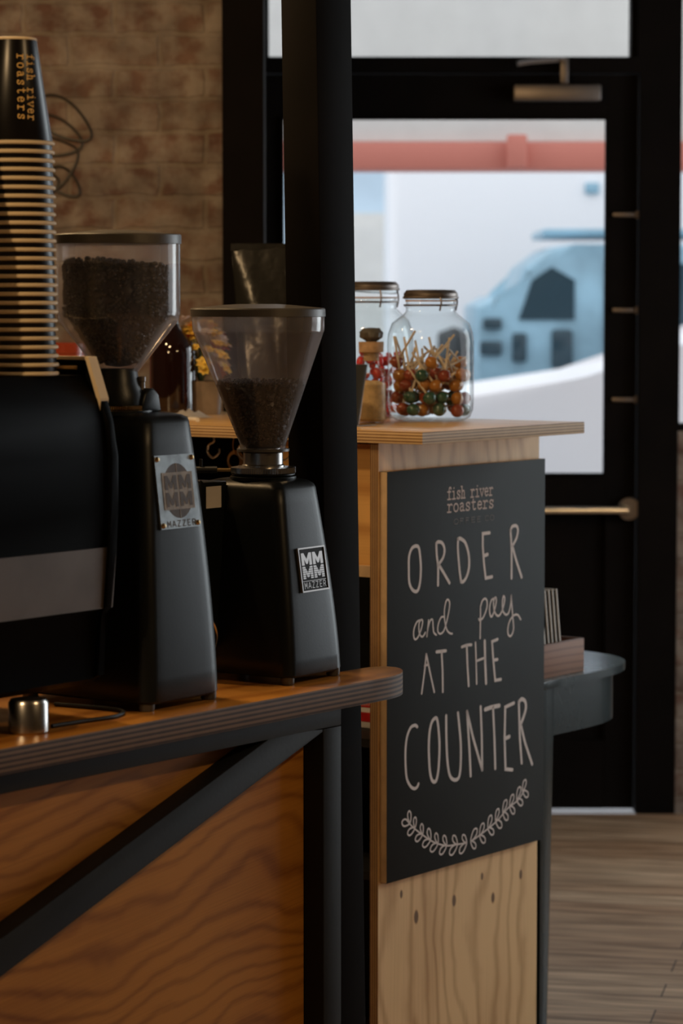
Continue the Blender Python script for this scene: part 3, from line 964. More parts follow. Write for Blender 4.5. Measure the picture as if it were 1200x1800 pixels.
# ================================================================ service bench (near, left)
t = Thing('service_bench', 'amber varnished plywood bench on a black steel frame with diagonal brace', 'bench', (2.3, 2.8, FZ))
bm = B()
tip = smooth2([(3.84, 2.728), (3.90, 2.730), (3.945, 2.741), (3.982, 2.764), (4.003, 2.79), (4.006, 2.812), (3.985, 2.829), (3.93, 2.834)], 4)
out = [(2.0, 2.728)] + [tuple(p) for p in tip] + [(3.885, 2.834), (3.885, 3.36), (2.0, 3.36)]
prism(bm, out, 'z', 0.862, 0.90, bev=0.002, thin_mat=True)
for f in bm.faces:
    f.normal_update()
    f.material_index = 0 if abs(f.normal.z) > 0.7 else 1
t.part('worktop', bm, ['bench_top', 'bench_edge'])
t.part('front_panel', box(B(), 2.06, 3.7475, 2.801, 2.819, FZ + 0.02, 0.826, thin='y'), ['bench_face', 'panel_edge'])
for a in (3.7476, 2.02):
    for b in (2.76, 3.27):
        t.part('leg', box(B(), a, a + 0.051, b, b + 0.04, FZ, 0.826, bev=0.002), 'steelblack')
t.part('top_rail', box(B(), 2.02, 3.7986, 2.760, 2.80, 0.827, 0.861, bev=0.002), 'steelblack')
t.part('back_rail', box(B(), 2.02, 3.7986, 3.27, 3.31, 0.827, 0.861, bev=0.002), 'steelblack')
t.part('side_rail', box(B(), 3.7476, 3.7986, 2.801, 3.269, 0.827, 0.861, bev=0.002), 'steelblack')
k = 0.3325
x0, x1 = 2.072, 3.7470
z0 = 0.562 + (x0 - 2.966) * k
t.part('brace', prism(B(), [(x0, z0), (x1, 0.562 + (x1 - 2.966) * k), (x1, 0.8265), (3.735, 0.8265), (3.62, 0.562 + (3.62 - 2.966) * k + 0.055), (x0, z0 + 0.055)], 'y', 2.7605, 2.800, bev=0.0012), 'steelblack')

# ---------------------------------------------------------------- black steel column
bm = B()
box(bm, 3.8975, 3.999, 2.872, 2.9465, FZ, 3.14, bev=0.002)
o = solo('steel_column', bm, 'columnblack', (3.95, 2.90, FZ), 'tall square black steel column rising behind the nearer bench end', 'column')
# it leans very slightly to the right as it comes down
x, y = room(3.95, 2.90)
L = math.radians(0.85)
o.matrix_world = Matrix.Translation((x + 0.022, y, 0)) @ Matrix.Rotation(-L, 4, 'Y') @ Matrix.Rotation(FA, 4, 'Z')
o.location.z = 0.0


# ================================================================ coffee grinders
def rrect(a0, a1, b0, b1, r, z, n=6, r4=None):
    pts = []
    q = r4 or r
    for cx, cy, s, r in ((a1 - r, b1 - r, 0, r), (a0 + r, b1 - r, 1, r), (a0 + r, b0 + r, 2, r), (a1 - q, b0 + q, 3, q)):
        for i in range(n + 1):
            t = (s + i / n) * PI / 2
            pts.append((cx + r * math.cos(t), cy + r * math.sin(t), z))
    if r4:
        (xa, ya, _), (xb, yb, _) = pts[3 * (n + 1) - 1], pts[3 * (n + 1)]
        pts[3 * (n + 1):3 * (n + 1)] = [(xa + (xb - xa) * k / 8, ya + (yb - ya) * k / 8, z) for k in range(1, 8)]
    return pts


def loft(bm, secs, cap=True):
    rings = [[bm.verts.new(p) for p in s] for s in secs]
    n = len(rings[0])
    for p, q in zip(rings, rings[1:]):
        for i in range(n):
            bm.faces.new((p[i], p[(i + 1) % n], q[(i + 1) % n], q[i]))
    if cap:
        bm.faces.new(rings[0][::-1])
        bm.faces.new(rings[-1])
    return bm


class Lerp:
    """grinder body: bottom and top rectangles with a slightly bowed taper"""
    def __init__(s, bot, top, z0, z1, pw=1.35):
        s.bot, s.top, s.z0, s.z1, s.pw = bot, top, z0, z1, pw

    def rect(s, z):
        t = max(0, min(1, (z - s.z0) / (s.z1 - s.z0))) ** s.pw
        return [p + (q - p) * t for p, q in zip(s.bot, s.top)]

    def body(s, r=0.022):
        secs = []
        a = s.rect(s.z0)
        secs.append(rrect(a[0] + .004, a[1] - .004, a[2] + .004, a[3] - .004, r, s.z0, 10, r * 2.0))
        for i in range(13):
            z = s.z0 + .004 + (s.z1 - .012 - s.z0 - .004) * i / 12
            a = s.rect(z)
            secs.append(rrect(a[0], a[1], a[2], a[3], r, z, 10, r * 2.0))
        a = s.rect(s.z1)
        for d, dz in ((.003, -.006), (.009, -.001), (.02, .002), (.034, .004)):
            secs.append(rrect(a[0] + d, a[1] - d, a[2] + d, a[3] - d, max(.004, r - d * .4), s.z1 + dz, 10, r * 1.6))
        return loft(B(), s.bow(secs))

    def bow(s, secs):
        # the window-side face bows back gently towards its far edge
        out = []
        for sec in secs:
            a0, a1 = min(p[0] for p in sec), max(p[0] for p in sec)
            b0, b1 = min(p[1] for p in sec), max(p[1] for p in sec)
            o = []
            for x, y, z in sec:
                w = max(0, 1 - (y - b0) / .12)
                u = (x - a0) / (a1 - a0)
                o.append((x, y + .012 * max(0, u - .15) ** 2 * w, z))
            out.append(o)
        return out

    def face(s, u0, zc):
        """mapping for things fixed on the window-side face, around height zc"""
        e = 0.01
        slope = (s.rect(zc + e)[2] - s.rect(zc - e)[2]) / (2 * e)
        b0 = s.rect(zc)[2]
        vd = Vector((0, slope, 1)).normalized()
        nd = Vector((0, -1, slope)).normalized()

        def fn(u, v, h):
            wd = s.rect(zc)[1] - s.rect(zc)[0]
            um = max(0, (u0 + .045 - s.rect(zc)[0]) / wd - .15)
            return Vector((u0 + u, b0 + .012 * um * um + .024 * um * (u - .045) / wd, zc)) + vd * v + nd * h
        return fn


def plate_box(bm, fn, u0, u1, v0, v1, h0, h1):
    vs = [bm.verts.new(fn(u, v, h)) for h in (h0, h1) for v in (v0, v1) for u in (u0, u1)]
    for f in ((0, 2, 3, 1), (4, 5, 7, 6), (0, 1, 5, 4), (2, 6, 7, 3), (0, 4, 6, 2), (1, 3, 7, 5)):
        bm.faces.new([vs[i] for i in f])
    return bm


def beans(name, label, base, surf, core, n, bl, mat='bean'):
    """surf(k) gives bean centres; core is a lathe profile filling the inside"""
    bm = B()
    lathe(bm, core, base[0], base[1], 40)
    me0 = bpy.data.meshes.new('tmp')
    bmesh.ops.translate(bm, verts=bm.verts, vec=(-base[0], -base[1], -base[2]))
    tmpl = ico(1, 1.0, 0.72, 0.55)
    xf = []
    for k in range(n):
        p = surf()
        q = Matrix.Rotation(random.uniform(0, 6.3), 4, 'Z') @ Matrix.Rotation(random.uniform(0, 6.3), 4, 'X') @ Matrix.Rotation(random.uniform(0, 6.3), 4, 'Y')
        xf.append(Matrix.Translation(Vector(p) - Vector(base)) @ q @ Matrix.Scale(bl * random.uniform(.85, 1.15), 4))
    me = scatter_mesh(name, tmpl, xf)
    bm.from_mesh(me)
    me2 = bpy.data.meshes.new(name)
    bm.to_mesh(me2)
    bm.free()
    me2.polygons.foreach_set('use_smooth', [True] * len(me2.polygons))
    me2.materials.append(M[mat])
    o = bpy.data.objects.new(name, me2)
    C.objects.link(o)
    put(o, base, 'F')
    tag(o, label, 'coffee beans', None, 'stuff')
    return o


def knurled(bm, cx, cy, r, z0, z1, n=90):
    prof = [(r - .006, z0), (r, z0 + .001), (r, z1 - .001), (r - .006, z1)]
    rings = []
    for rr, z in prof:
        rings.append([bm.verts.new((cx + (rr - (.0014 if i % 2 else 0)) * math.cos(2 * PI * i / (2 * n)), cy + (rr - (.0014 if i % 2 else 0)) * math.sin(2 * PI * i / (2 * n)), z)) for i in range(2 * n)])
    for p, q in zip(rings, rings[1:]):
        for i in range(2 * n):
            j = (i + 1) % (2 * n)
            bm.faces.new((p[i], p[j], q[j], q[i]))
    bm.faces.new(rings[0][::-1])
    bm.faces.new(rings[-1])
    return bm


# ---- the grinder in the middle (sharp one)
G = Lerp((3.695, 3.873, 2.790, 3.03), (3.722, 3.858, 2.834, 3.000), 0.912, 1.231)
t = Thing('coffee_grinder', 'black coffee grinder with a wide open conical hopper, in the middle of the bench', 'coffee grinder', (3.77, 2.91, 0.90))
t.part('body', G.body(0.02), 'black', angle=50)
for a, b in ((3.712, 2.807), (3.850, 2.815), (3.712, 3.012), (3.850, 3.012)):
    t.part('foot', lathe(B(), [(0, .9005), (.010, .9005), (.0115, .903), (.0115, .916), (0, .916)], a, b, 20), 'plastic')
gc = (3.784, 2.912)
t.part('collar', lathe(B(), [(.0535, 1.231), (.0555, 1.234), (.0555, 1.2375), (.050, 1.239), (.0535, 1.2405), (.0535, 1.242), (.045, 1.243), (0, 1.243)], *gc), 'black')
t.part('adjustment_ring', knurled(B(), *gc, .0545, 1.2425, 1.2535), 'chrome', angle=25)
t.part('neck', lathe(B(), [(.036, 1.2535), (.036, 1.256), (.0335, 1.258), (.0335, 1.277), (.030, 1.279), (.030, 1.285)], *gc, cap1=True), 'chrome')
bm = B()
tube(bm, [(gc[0] - .016, gc[1] + .030, 1.247), (gc[0] - .046, gc[1] + .062, 1.248)], .0030, smooth=0)
lv = t.part('lever', bm, 'brass')
bm = B()
tube(bm, [(gc[0] - .046, gc[1] + .062, 1.248), (gc[0] - .070, gc[1] + .095, 1.248)], .0058, smooth=0)
tube(bm, [(gc[0] - .062, gc[1] + .084, 1.248), (gc[0] - .062, gc[1] + .084, 1.266)], .0028, smooth=0)
t.part('lever_grip', bm, 'rubber', parent=lv)
sh = lambda z: (-.005 * (z - 1.283) / .2 * 1.0, .005 * (z - 1.283) / .2)
hc = (gc[0], gc[1])
hp = [(.034, 1.279), (.038, 1.283), (.0385, 1.291), (.109, 1.479)]
hop = t.part('hopper', lathe(B(), hp, *hc, n=64, shift=sh), 'hopper', angle=60)
t.part('bright_haze_band', lathe(B(), [(.109, 1.479), (.1105, 1.4835), (.1115, 1.5045)], *hc, n=64, shift=sh), 'bright_haze_band', parent=hop, angle=60)
t.part('hopper_flange', lathe(B(), [(.030, 1.2795), (.044, 1.2795), (.044, 1.2835), (.030, 1.2835)], *hc), 'plastic', parent=hop)
ld = t.part('lid', lathe(B(), [(0, 1.5048), (.1100, 1.5048), (.1130, 1.5052), (.1130, 1.5168), (.1115, 1.519), (.055, 1.5245), (.030, 1.5258), (.028, 1.5243), (0, 1.5243)], *hc, n=64, shift=sh), 'plastic', angle=30)
# window-side badge
F2 = G.face(3.7465, 1.086)
bm = B()
for q in ((0, .080, -.037, -.0345), (0, .080, .0345, .037), (0, .0025, -.0345, .0345), (.0775, .080, -.0345, .0345)):
    plate_box(bm, F2, q[0], q[1], q[2], q[3], -.003, .0030)
bd = t.part('badge', bm, 'platesilver', smooth=False)
bm = plate_box(B(), F2, .0024, .0776, -.0346, .0346, -.001, .0014)
t.part('badge_field', bm, 'platedark', parent=bd, smooth=False)
bm = B()
for u0, v0 in ((.008, .0075), (.0415, .0075), (.008, -.0150), (.0415, -.0150)):
    mblock(bm, u0, v0, .0305, .0205, F2, .0019)
plate_box(bm, F2, .006, .0745, -.0193, -.0185, .001, .0019)
t.part('badge_lettering', bm, 'platesilver', parent=bd, smooth=False, label='raised silver letters MM above MM')
bm = write(B(), 'MAZZER', .0085, -.0310, .0112, .0140, .0011, F2, .0019, wf=.76)
t.part('badge_name', bm, 'platesilver', parent=bd, smooth=False, label='silver letters MAZZER')
bm = B()
for i in range(5):
    v = -.0150 + .0036 * (i + .62)
    plate_box(bm, F2, .0075, .0725, v, v + .0008, .0019, .00215)
t.part('badge_stripe', bm, 'platedark', parent=bd, smooth=False)
# rear housing with its paper label, left of the body
bm = B()
hs = smooth2([(3.690, 1.231), (3.655, 1.231), (3.648, 1.225), (3.646, 1.10), (3.650, 1.00), (3.660, .972), (3.690, .955)], 4)
prism(bm, [tuple(p) for p in hs] + [(3.725, .950), (3.725, 1.231)], 'y', 2.942, 3.015, bev=0.004)
hs = t.part('dispensing_housing', bm, 'black', angle=50)
bm = B()
FH = lambda u, v, h: (3.668 + u, 2.942 - h, 1.188 + v)
plate_box(bm, FH, 0, .040, 0, .036, -.0002, .0005)
lb = t.part('paper_label', bm, 'sticker', parent=hs, smooth=False, label='small off-white paper label with grey print')
bm = B()
tube(bm, [(3.652, 2.936, 1.01), (3.668, 2.928, 1.00), (3.676, 2.926, .975), (3.668, 2.930, .945), (3.655, 2.936, .93)], .0022, n=8)
t.part('chrome_trim', bm, 'chrome', parent=hs)
beans('coffee_beans', 'dark roasted coffee beans filling the lower half of the open conical hopper', (gc[0], gc[1], 1.285),
      (lambda hc=hc: (lambda z, an, top: (
          (lambda rr: (hc[0] + sh(z)[0] + rr * math.cos(an), hc[1] + sh(z)[1] + rr * math.sin(an), z))(
              (math.sqrt(random.random()) if top else 1) * (.0385 + (z - 1.291) / .188 * .0705 - .0050))))
          (*((lambda tp: ((1.392 + random.uniform(-.003, .006)), random.uniform(0, 6.283), True) if tp else (random.uniform(1.292, 1.392), random.uniform(0, 6.283), False))(random.random() < .35)))),
      [(0, 1.285), (.028, 1.285), (.0315, 1.291), (.0645, 1.388), (0, 1.391)], 1100, .0056)

# ---- the nearer grinder, left
G1 = Lerp((3.3235, 3.531, 2.779, 3.06), (3.365, 3.512, 2.822, 3.03), 0.912, 1.353, 1.5)
t = Thing('coffee_grinder', 'taller black coffee grinder with a hopper full of beans, beside the espresso machine', 'coffee grinder', (3.41, 2.92, 0.90))
t.part('body', G1.body(0.024), 'black', angle=50)
for a, b in ((3.343, 2.800), (3.503, 2.806), (3.343, 3.04), (3.503, 3.04)):
    t.part('foot', lathe(B(), [(0, .9005), (.011, .9005), (.0125, .903), (.0125, .917), (0, .917)], a, b, 20), 'plastic')
gc = (3.412, 2.918)
t.part('collar', lathe(B(), [(.058, 1.353), (.058, 1.360), (.048, 1.3615), (0, 1.3615)], *gc), 'black')
t.part('adjustment_ring', knurled(B(), *gc, .050, 1.361, 1.368), 'brass', angle=25)
t.part('neck', lathe(B(), [(.046, 1.368), (.046, 1.385), (.038, 1.40), (.034, 1.425)], *gc, cap1=True), 'black')
bm = B()
pts = [(3.418, 1.3575), (3.418, 1.372), (3.424, 1.386), (3.436, 1.394), (3.448, 1.394), (3.460, 1.384), (3.466, 1.3575)]
prism(bm, pts, 'x', 0, 0.001) if False else prism(bm, [(a, z) for a, z in pts], 'y', 2.868, 2.905, bev=.004)
ds = t.part('dose_housing', bm, 'black', angle=50)
t.part('dose_knob', lathe(B(), [(0, 1.385), (.0058, 1.385), (.0058, 1.404), (.0068, 1.405), (.0068, 1.412), (0, 1.413)], 3.436, 2.885, 16), 'dullsteel', parent=ds)
bm = B()
tube(bm, [(3.452, 2.955, 1.357), (3.452, 2.955, 1.418)], .0052, smooth=0)
t.part('hopper_clamp', lathe(bm, [(0, 1.404), (.0085, 1.404), (.0085, 1.414), (0, 1.415)], 3.452, 2.955, 16), 'chrome')
hc = (3.4172, 2.9162)
hp = [(.032, 1.420), (.0345, 1.424), (.088, 1.4915), (.0955, 1.502), (.0975, 1.515), (.0975, 1.589)]
hop = t.part('hopper', lathe(B(), hp, *hc, n=64), 'hopper', angle=60)
t.part('bright_haze_band', lathe(B(), [(.0975, 1.589), (.0975, 1.6195)], *hc, n=64), 'bright_haze_band', parent=hop, angle=60)  # same plastic as below; added haze stands in for light above the beans
t.part('lid', lathe(B(), [(0, 1.6195), (.0975, 1.6195), (.0995, 1.620), (.0995, 1.6335), (.098, 1.635), (.03, 1.6415), (0, 1.642)], *hc, n=64), 'plastic', angle=30)
F1 = G1.face(3.3765, 1.2350)
bm = B()
plate_box(bm, F1, 0, .1005, -.0575, .0575, -.003, .0018)
bd = t.part('badge', bm, 'plate', smooth=False, label='worn aluminium badge plate held by four brass screws')
for u in (.006, .0945):
    for v in (-.0515, .0515):
        bm = B()
        c = Vector(F1(u, v, .0018))
        nd = (Vector(F1(u, v, 1.0)) - Vector(F1(u, v, 0))).normalized()
        lathe(bm, [(0, -.001), (.0042, -.001), (.0042, .0008), (.0028, .0030), (0, .0036)], 0, 0, 16)
        bmesh.ops.transform(bm, matrix=Matrix.Translation(c) @ nd.to_track_quat('Z', 'Y').to_matrix().to_4x4(), verts=bm.verts)
        t.part('screw', bm, 'brass', parent=bd)
bm = B()
poly(bm, [(.052 + .037 * math.cos(i * PI / 16), .001 + .043 * math.sin(i * PI / 16)) for i in range(32)], F1, .0021)
t.part('globe_print', bm, 'platebrown', parent=bd, smooth=False)
bm = B()
for q in ((.013, .091, -.028, -.0255), (.013, .091, .0275, .030), (.013, .0155, -.0255, .0275), (.0885, .091, -.0255, .0275)):
    plate_box(bm, F1, q[0], q[1], q[2], q[3], .0018, .0025)
plate_box(bm, F1, .0155, .0885, -.0255, .0275, .0018, .0024)
for q in ((.0513, .0527, -.042, -.028), (.0513, .0527, .030, .044)):
    plate_box(bm, F1, q[0], q[1], q[2], q[3], .0018, .0025)
t.part('globe_lines', bm, 'platepale', parent=bd, smooth=False)
bm = B()
for u0, v0 in ((.0185, .0030), (.0545, .0030), (.0185, -.0235), (.0545, -.0235)):
    mblock(bm, u0, v0, .031, .0225, F1, .0028)
t.part('badge_lettering', bm, 'platebrown', parent=bd, smooth=False, label='worn brown letters MM above MM')
bm = write(B(), 'MAZZER', .016, -.0545, .0128, .0130, .0015, F1, .0022, wf=.76)
t.part('badge_name', bm, 'platebrown', parent=bd, smooth=False, label='worn brown letters MAZZER')


def s1():
    if random.random() < .3:
        rr, an = .086 * math.sqrt(random.random()), random.uniform(0, 6.283)
        x = rr * math.cos(an)
        return (hc[0] + x, hc[1] + rr * math.sin(an), 1.582 + random.uniform(-.004, .006) - x * .10)
    z = random.uniform(1.435, 1.580)
    rr = .083 if z > 1.508 else .024 + (z - 1.424) / .084 * .053
    an = random.uniform(0, 6.283)
    return (hc[0] + rr * math.cos(an), hc[1] + rr * math.sin(an), z)


beans('coffee_beans', 'dark coffee beans nearly filling the cylindrical hopper of the taller grinder', (3.4172, 2.9162, 1.43), s1,
      [(0, 1.427), (.020, 1.430), (.064, 1.498), (.0795, 1.510), (.0805, 1.577), (0, 1.580)], 1900, .0058)

# power cable lying on the bench between machine foot and grinder
bm = B()
tube(bm, [(3.125, 2.80, .9035), (3.19, 2.795, .9035), (3.26, 2.79, .9035), (3.31, 2.83, .9035), (3.30, 2.95, .9035)], .0032, n=8)
solo('power_cable', bm, 'rubber', (3.2, 2.8, .9003), 'thin black power cable lying on the bench by the steel machine foot', 'cable')

# ================================================================ espresso machine
t = Thing('espresso_machine', 'large black espresso machine with a stainless lower panel, at the left end of the bench', 'espresso machine', (2.7, 3.05, 0.90))
prof = [(2.835, .950), (2.812, .962), (2.808, 1.060), (2.796, 1.071), (2.788, 1.161), (2.783, 1.22), (2.783, 1.30), (2.790, 1.35), (2.802, 1.385), (2.828, 1.420), (3.33, 1.420), (3.34, .950)]
t.part('body', prism(B(), prof, 'x', 2.2, 3.236, bev=.004), 'machineblack', angle=45)
ep = t.part('end_panel', prism(B(), [(2.833, .952), (2.806, .966), (2.801, 1.060), (2.790, 1.071), (2.781, 1.161), (2.777, 1.22), (2.777, 1.30), (2.784, 1.35), (2.798, 1.385), (2.822, 1.447), (3.34, 1.449), (3.345, .952)], 'x', 3.2365, 3.252, bev=.003), 'machineblack', angle=45)
bm = B()
loop = [(2.7985, 1.365), (2.796, 1.385), (2.8195, 1.4475), (3.335, 1.4495)]
inn = [(2.8055, 1.366), (2.8035, 1.384), (2.8250, 1.4425), (3.335, 1.4445)]
for i in range(3):
    a, b_, c, d = loop[i], loop[i + 1], inn[i + 1], inn[i]
    prism(bm, [a, b_, c, d], 'x', 3.2345, 3.2535)
t.part('rim_strip', bm, 'rim', parent=ep, smooth=False, label='pale brushed metal edging strip')
bm = B()
box(bm, 3.2335, 3.2364, 2.842, 2.885, 1.4275, 1.434, bev=.0012)
t.part('grip_slot', bm, 'brass', parent=ep)
bm = B()
prism(bm, [(2.7945, 1.069), (2.7860, 1.162), (2.790, 1.163), (2.799, 1.069)], 'x', 2.2, 3.258)
t.part('stainless_panel', bm, 'dullsteel', smooth=False)
for a in (2.25, 3.074):
    for b in (2.800, 3.29):
        t.part('foot', lathe(B(), [(0, .9003), (.027, .9003), (.0295, .903), (.0295, .945), (.026, .950), (0, .950)], a, b, 32), 'dullsteel' if False else 'chrome')
t.part('cup_rail', tube(B(), [(2.4, 3.32, 1.421), (2.4, 3.32, 1.46), (3.2, 3.32, 1.46), (3.2, 3.32, 1.421)], .004, smooth=0), 'chrome')


# ================================================================ paper cup stacks
def cup_thing(base, label, group, text=False):
    a, b, z = base
    t = Thing('paper_cup', label, 'cup', base, group=group)
    R, r, Hh = .0540, .0315, .157
    prof = [(R - .0012, z + .004), (R, z + .006), (r + .0006, z + Hh - .004), (r, z + Hh), (r - .002, z + Hh), (r - .0028, z + Hh - .006), (0, z + Hh - .006)]
    t.part('cup_wall', lathe(B(), prof, a, b, 56), 'paper_black', angle=40)
    rp = [(R - .001, z + .001), (R + .0016, z), (R + .0034, z + .0016), (R + .0034, z + .0042), (R + .0014, z + .0060), (R - .001, z + .0056)]
    t.part('rim', lathe(B(), rp + [rp[0]], a, b, 56), 'rim')
    if text:
        ang0 = math.radians(-83.5 - 54 + 3)

        def fn(u, v, h):            # u runs down the cup, v to the right around it
            zz = z + Hh - .012 - u
            rad = R + (r + .0006 - R) * (zz - z - .006) / (Hh - .010) + h + .0003
            an = ang0 + v / rad
            return (a + rad * math.cos(an), b + rad * math.sin(an), zz)
        bm = B()
        write(bm, 'fish', .0125, .0160, .0100, .0180, .0013, fn, .0004, wf=.88)
        write(bm, 'river', .062, .0160, .0100, .0180, .0013, fn, .0004, wf=.88)
        write(bm, 'roasters', .0125, .0010, .0125, .0180, .0013, fn, .0004, wf=.75)
        t.part('logo_lettering', bm, 'gold', smooth=False, label='gold typewriter letters fish river roasters')
        t.part('base_rim', lathe(B(), [(r - .0028, z + Hh - .001), (r - .0015, z + Hh + .0008), (r + .0006, z + Hh), (r + .0012, z + Hh - .003), (r - .0028, z + Hh - .004)], a, b, 48), 'rim')
    return t.o


random.seed(11)
PITCH = .01305
NA = 27
ca, cb = 3.149, 2.8785
for i in range(NA):
    lean = (i - 0) / NA
    bb = (ca - .0030 * lean + random.uniform(-.0006, .0006), cb + .0034 * lean + random.uniform(-.0006, .0006), 1.4205 + i * PITCH)
    if i == 0:
        first = cup_thing(bb, 'lowest upturned black paper cup of the tall right-hand stack, resting on the espresso machine', 'upturned black paper cups in the right-hand stack')
        f0 = Vector(bb)
    elif i == NA - 1:
        cup_thing(bb, 'topmost upturned black paper cup, its gold lettering in full view', 'upturned black paper cups in the right-hand stack', True)
    else:
        x, y = room(bb[0], bb[1])
        dup(first, (0, 0, 0), 'upturned black paper cup with a cream rim, inside the tall right-hand stack')
        o = C.objects[-1]
        rt = [q for q in C.objects if q.name.startswith('paper_cup') and q.parent is None][-1]
        rt.location = (x, y, bb[2] + ZS)
NB = 17
for i in range(NB):
    bb = (3.026 - .0070 * i / NB, 2.889 + .0075 * i / NB, 1.4205 + i * PITCH)
    x, y = room(bb[0], bb[1])
    rt = dup(first, (0, 0, 0), 'upturned black paper cup in the partly visible stack at the left edge')
    rt['group'] = 'upturned black paper cups in the left-hand stack'
    rt.location = (x, y, bb[2] + ZS)


# ================================================================ jars and things on the tall counter
def jar_profile(z, Hh, R, rn):
    return [(0, z + .004), (R * .72, z + .004), (R * .74, z), (R * .80, z + .001), (R * .92, z + .008), (R * .985, z + .024), (R, z + .045),
            (R, z + Hh * .60), (R * .985, z + Hh * .655), (R * .90, z + Hh * .735), (rn * 1.12, z + Hh * .80), (rn, z + Hh * .825), (rn, z + Hh * .855), (rn * 1.05, z + Hh * .86), (rn * 1.05, z + Hh * .875), (rn, z + Hh * .88), (rn, z + Hh * .90)]


def clip_jar(base, Hh, R, rn, label, open_lid=False):
    a, b, z = base
    t = Thing('clip_top_jar', label, 'jar', base)
    t.part('glass_body', lathe(B(), jar_profile(z + .0005, Hh, R, rn), a, b, 64), 'jar', angle=70)
    zt = z + Hh * .90
    lift = .012 if open_lid else 0.0
    bm = B()
    lathe(bm, [(0, zt + .002 + lift), (rn * .98, zt + .002 + lift), (rn * 1.06, zt + .006 + lift), (rn * 1.06, zt + .014 + lift), (rn * .96, zt + .022 + lift), (0, zt + .024 + lift)], a, b, 48)
    if open_lid:
        bmesh.ops.rotate(bm, cent=(a, b, zt), verts=bm.verts, matrix=Matrix.Rotation(math.radians(5), 3, 'X'))
    lid = t.part('glass_lid', bm, 'jar', angle=50)
    bm = B()
    ring = [(a + rn * 1.07 * math.cos(k * PI / 12), b + rn * 1.07 * math.sin(k * PI / 12), zt - .008) for k in range(24)]
    tube(bm, ring, .0022, n=8, closed=True, smooth=0)
    ring2 = [(a + rn * 1.09 * math.cos(k * PI / 12), b + rn * 1.09 * math.sin(k * PI / 12), zt + .009 + lift) for k in range(24)]
    tube(bm, ring2, .0030, n=8, closed=True, smooth=0)
    for an in (-2.2, -0.6):
        x, y = a + rn * 1.09 * math.cos(an), b + rn * 1.09 * math.sin(an)
        tube(bm, [(x, y, zt + .010 + lift), (x * 1.0, y - .004, zt), (x, y, zt - .020)], .0020, n=8)
    t.part('wire_clip', bm, 'dullsteel', parent=lid)
    bm = B()
    lathe(bm, [(rn * .99, zt + .0), (rn * 1.03, zt + .0), (rn * 1.03, zt + .0035), (rn * .99, zt + .0035)], a, b, 40)
    t.part('rubber_seal', bm, 'kraft', parent=lid)
    # thick pale foot of the glass
    t.part('metal_band', lathe(B(), [(rn * 1.075, zt + .006 + lift), (rn * 1.095, zt + .008 + lift), (rn * 1.095, zt + .018 + lift), (rn * .98, zt + .0255 + lift), (rn * .60, zt + .0265 + lift)], a, b, 48), 'dullsteel', parent=lid)
    return t


JA = (5.21, 3.542, CT)
clip_jar(JA, .292, .0955, .0545, 'wide clear clip-top glass jar of lollipops at the counter end')
JB = (5.262, 3.741, CT)
clip_jar(JB, .300, .0955, .058, 'clear clip-top glass jar of red sweets, half hidden behind the black column', True)


def lolly(label, col, group):
    t = Thing('lollipop', label, 'lollipop', (0, 0, 0), 'W', group)
    bm = B()
    bmesh.ops.create_uvsphere(bm, u_segments=18, v_segments=12, radius=.0152)
    bmesh.ops.scale(bm, vec=(1, 1, .9), verts=bm.verts)
    t.part('candy', bm, col)
    t.part('stick', tube(B(), [(0, 0, .011), (0, 0, .090)], .0026, n=8, smooth=0), 'stick')
    return t.o


random.seed(23)
protos = []
cols = [('amber', 'amber orange'), ('green', 'dark green'), ('cherry', 'reddish brown')]
count = [0, 0, 0]
JX, JY = room(JA[0], JA[1])
k = 0
placed = []
att = 0
while k < 60 and att < 6000:
    att += 1
    lay = k // 14
    rr = .076 * math.sqrt(random.random()) if random.random() > .6 else random.uniform(.055, .078)
    an = random.uniform(0, 2 * PI)
    p = Vector((rr * math.cos(an), rr * math.sin(an), CT + .023 + lay * .0255 + random.uniform(0, .006)))
    if any((p - q).length < .0235 for q in placed):
        if att % 60: continue
        if any((p - q).length < .018 for q in placed): continue
    placed.append(p)
    ci = random.choice((0, 0, 1, 2)) if lay > 1 else random.choice((0, 1, 1, 2, 2))
    # stick direction: up or across, kept inside the glass
    for _ in range(60):
        th = random.uniform(0, 2 * PI)
        el = random.uniform(-.1, 1.35)
        d = Vector((math.cos(th) * math.cos(el), math.sin(th) * math.cos(el), math.sin(el)))
        e = p + d * .090
        if math.hypot(e.x, e.y) < .086: break
    rot = d.to_track_quat('Z', 'Y').to_euler()
    lab = f'{cols[ci][1]} lollipop on a pale paper stick, among the others in the glass jar'
    if count[ci] == 0:
        o = lolly(lab, cols[ci][0], 'lollipops in the glass jar')
        if len(protos) <= ci or True:
            protos.append((ci, o))
    else:
        src = [q for c, q in protos if c == ci][0]
        o = dup(src, (0, 0, 0), lab)
    count[ci] += 1
    o.location = (JX + p.x, JY + p.y, p.z + ZS)
    o.rotation_euler = rot
    k += 1

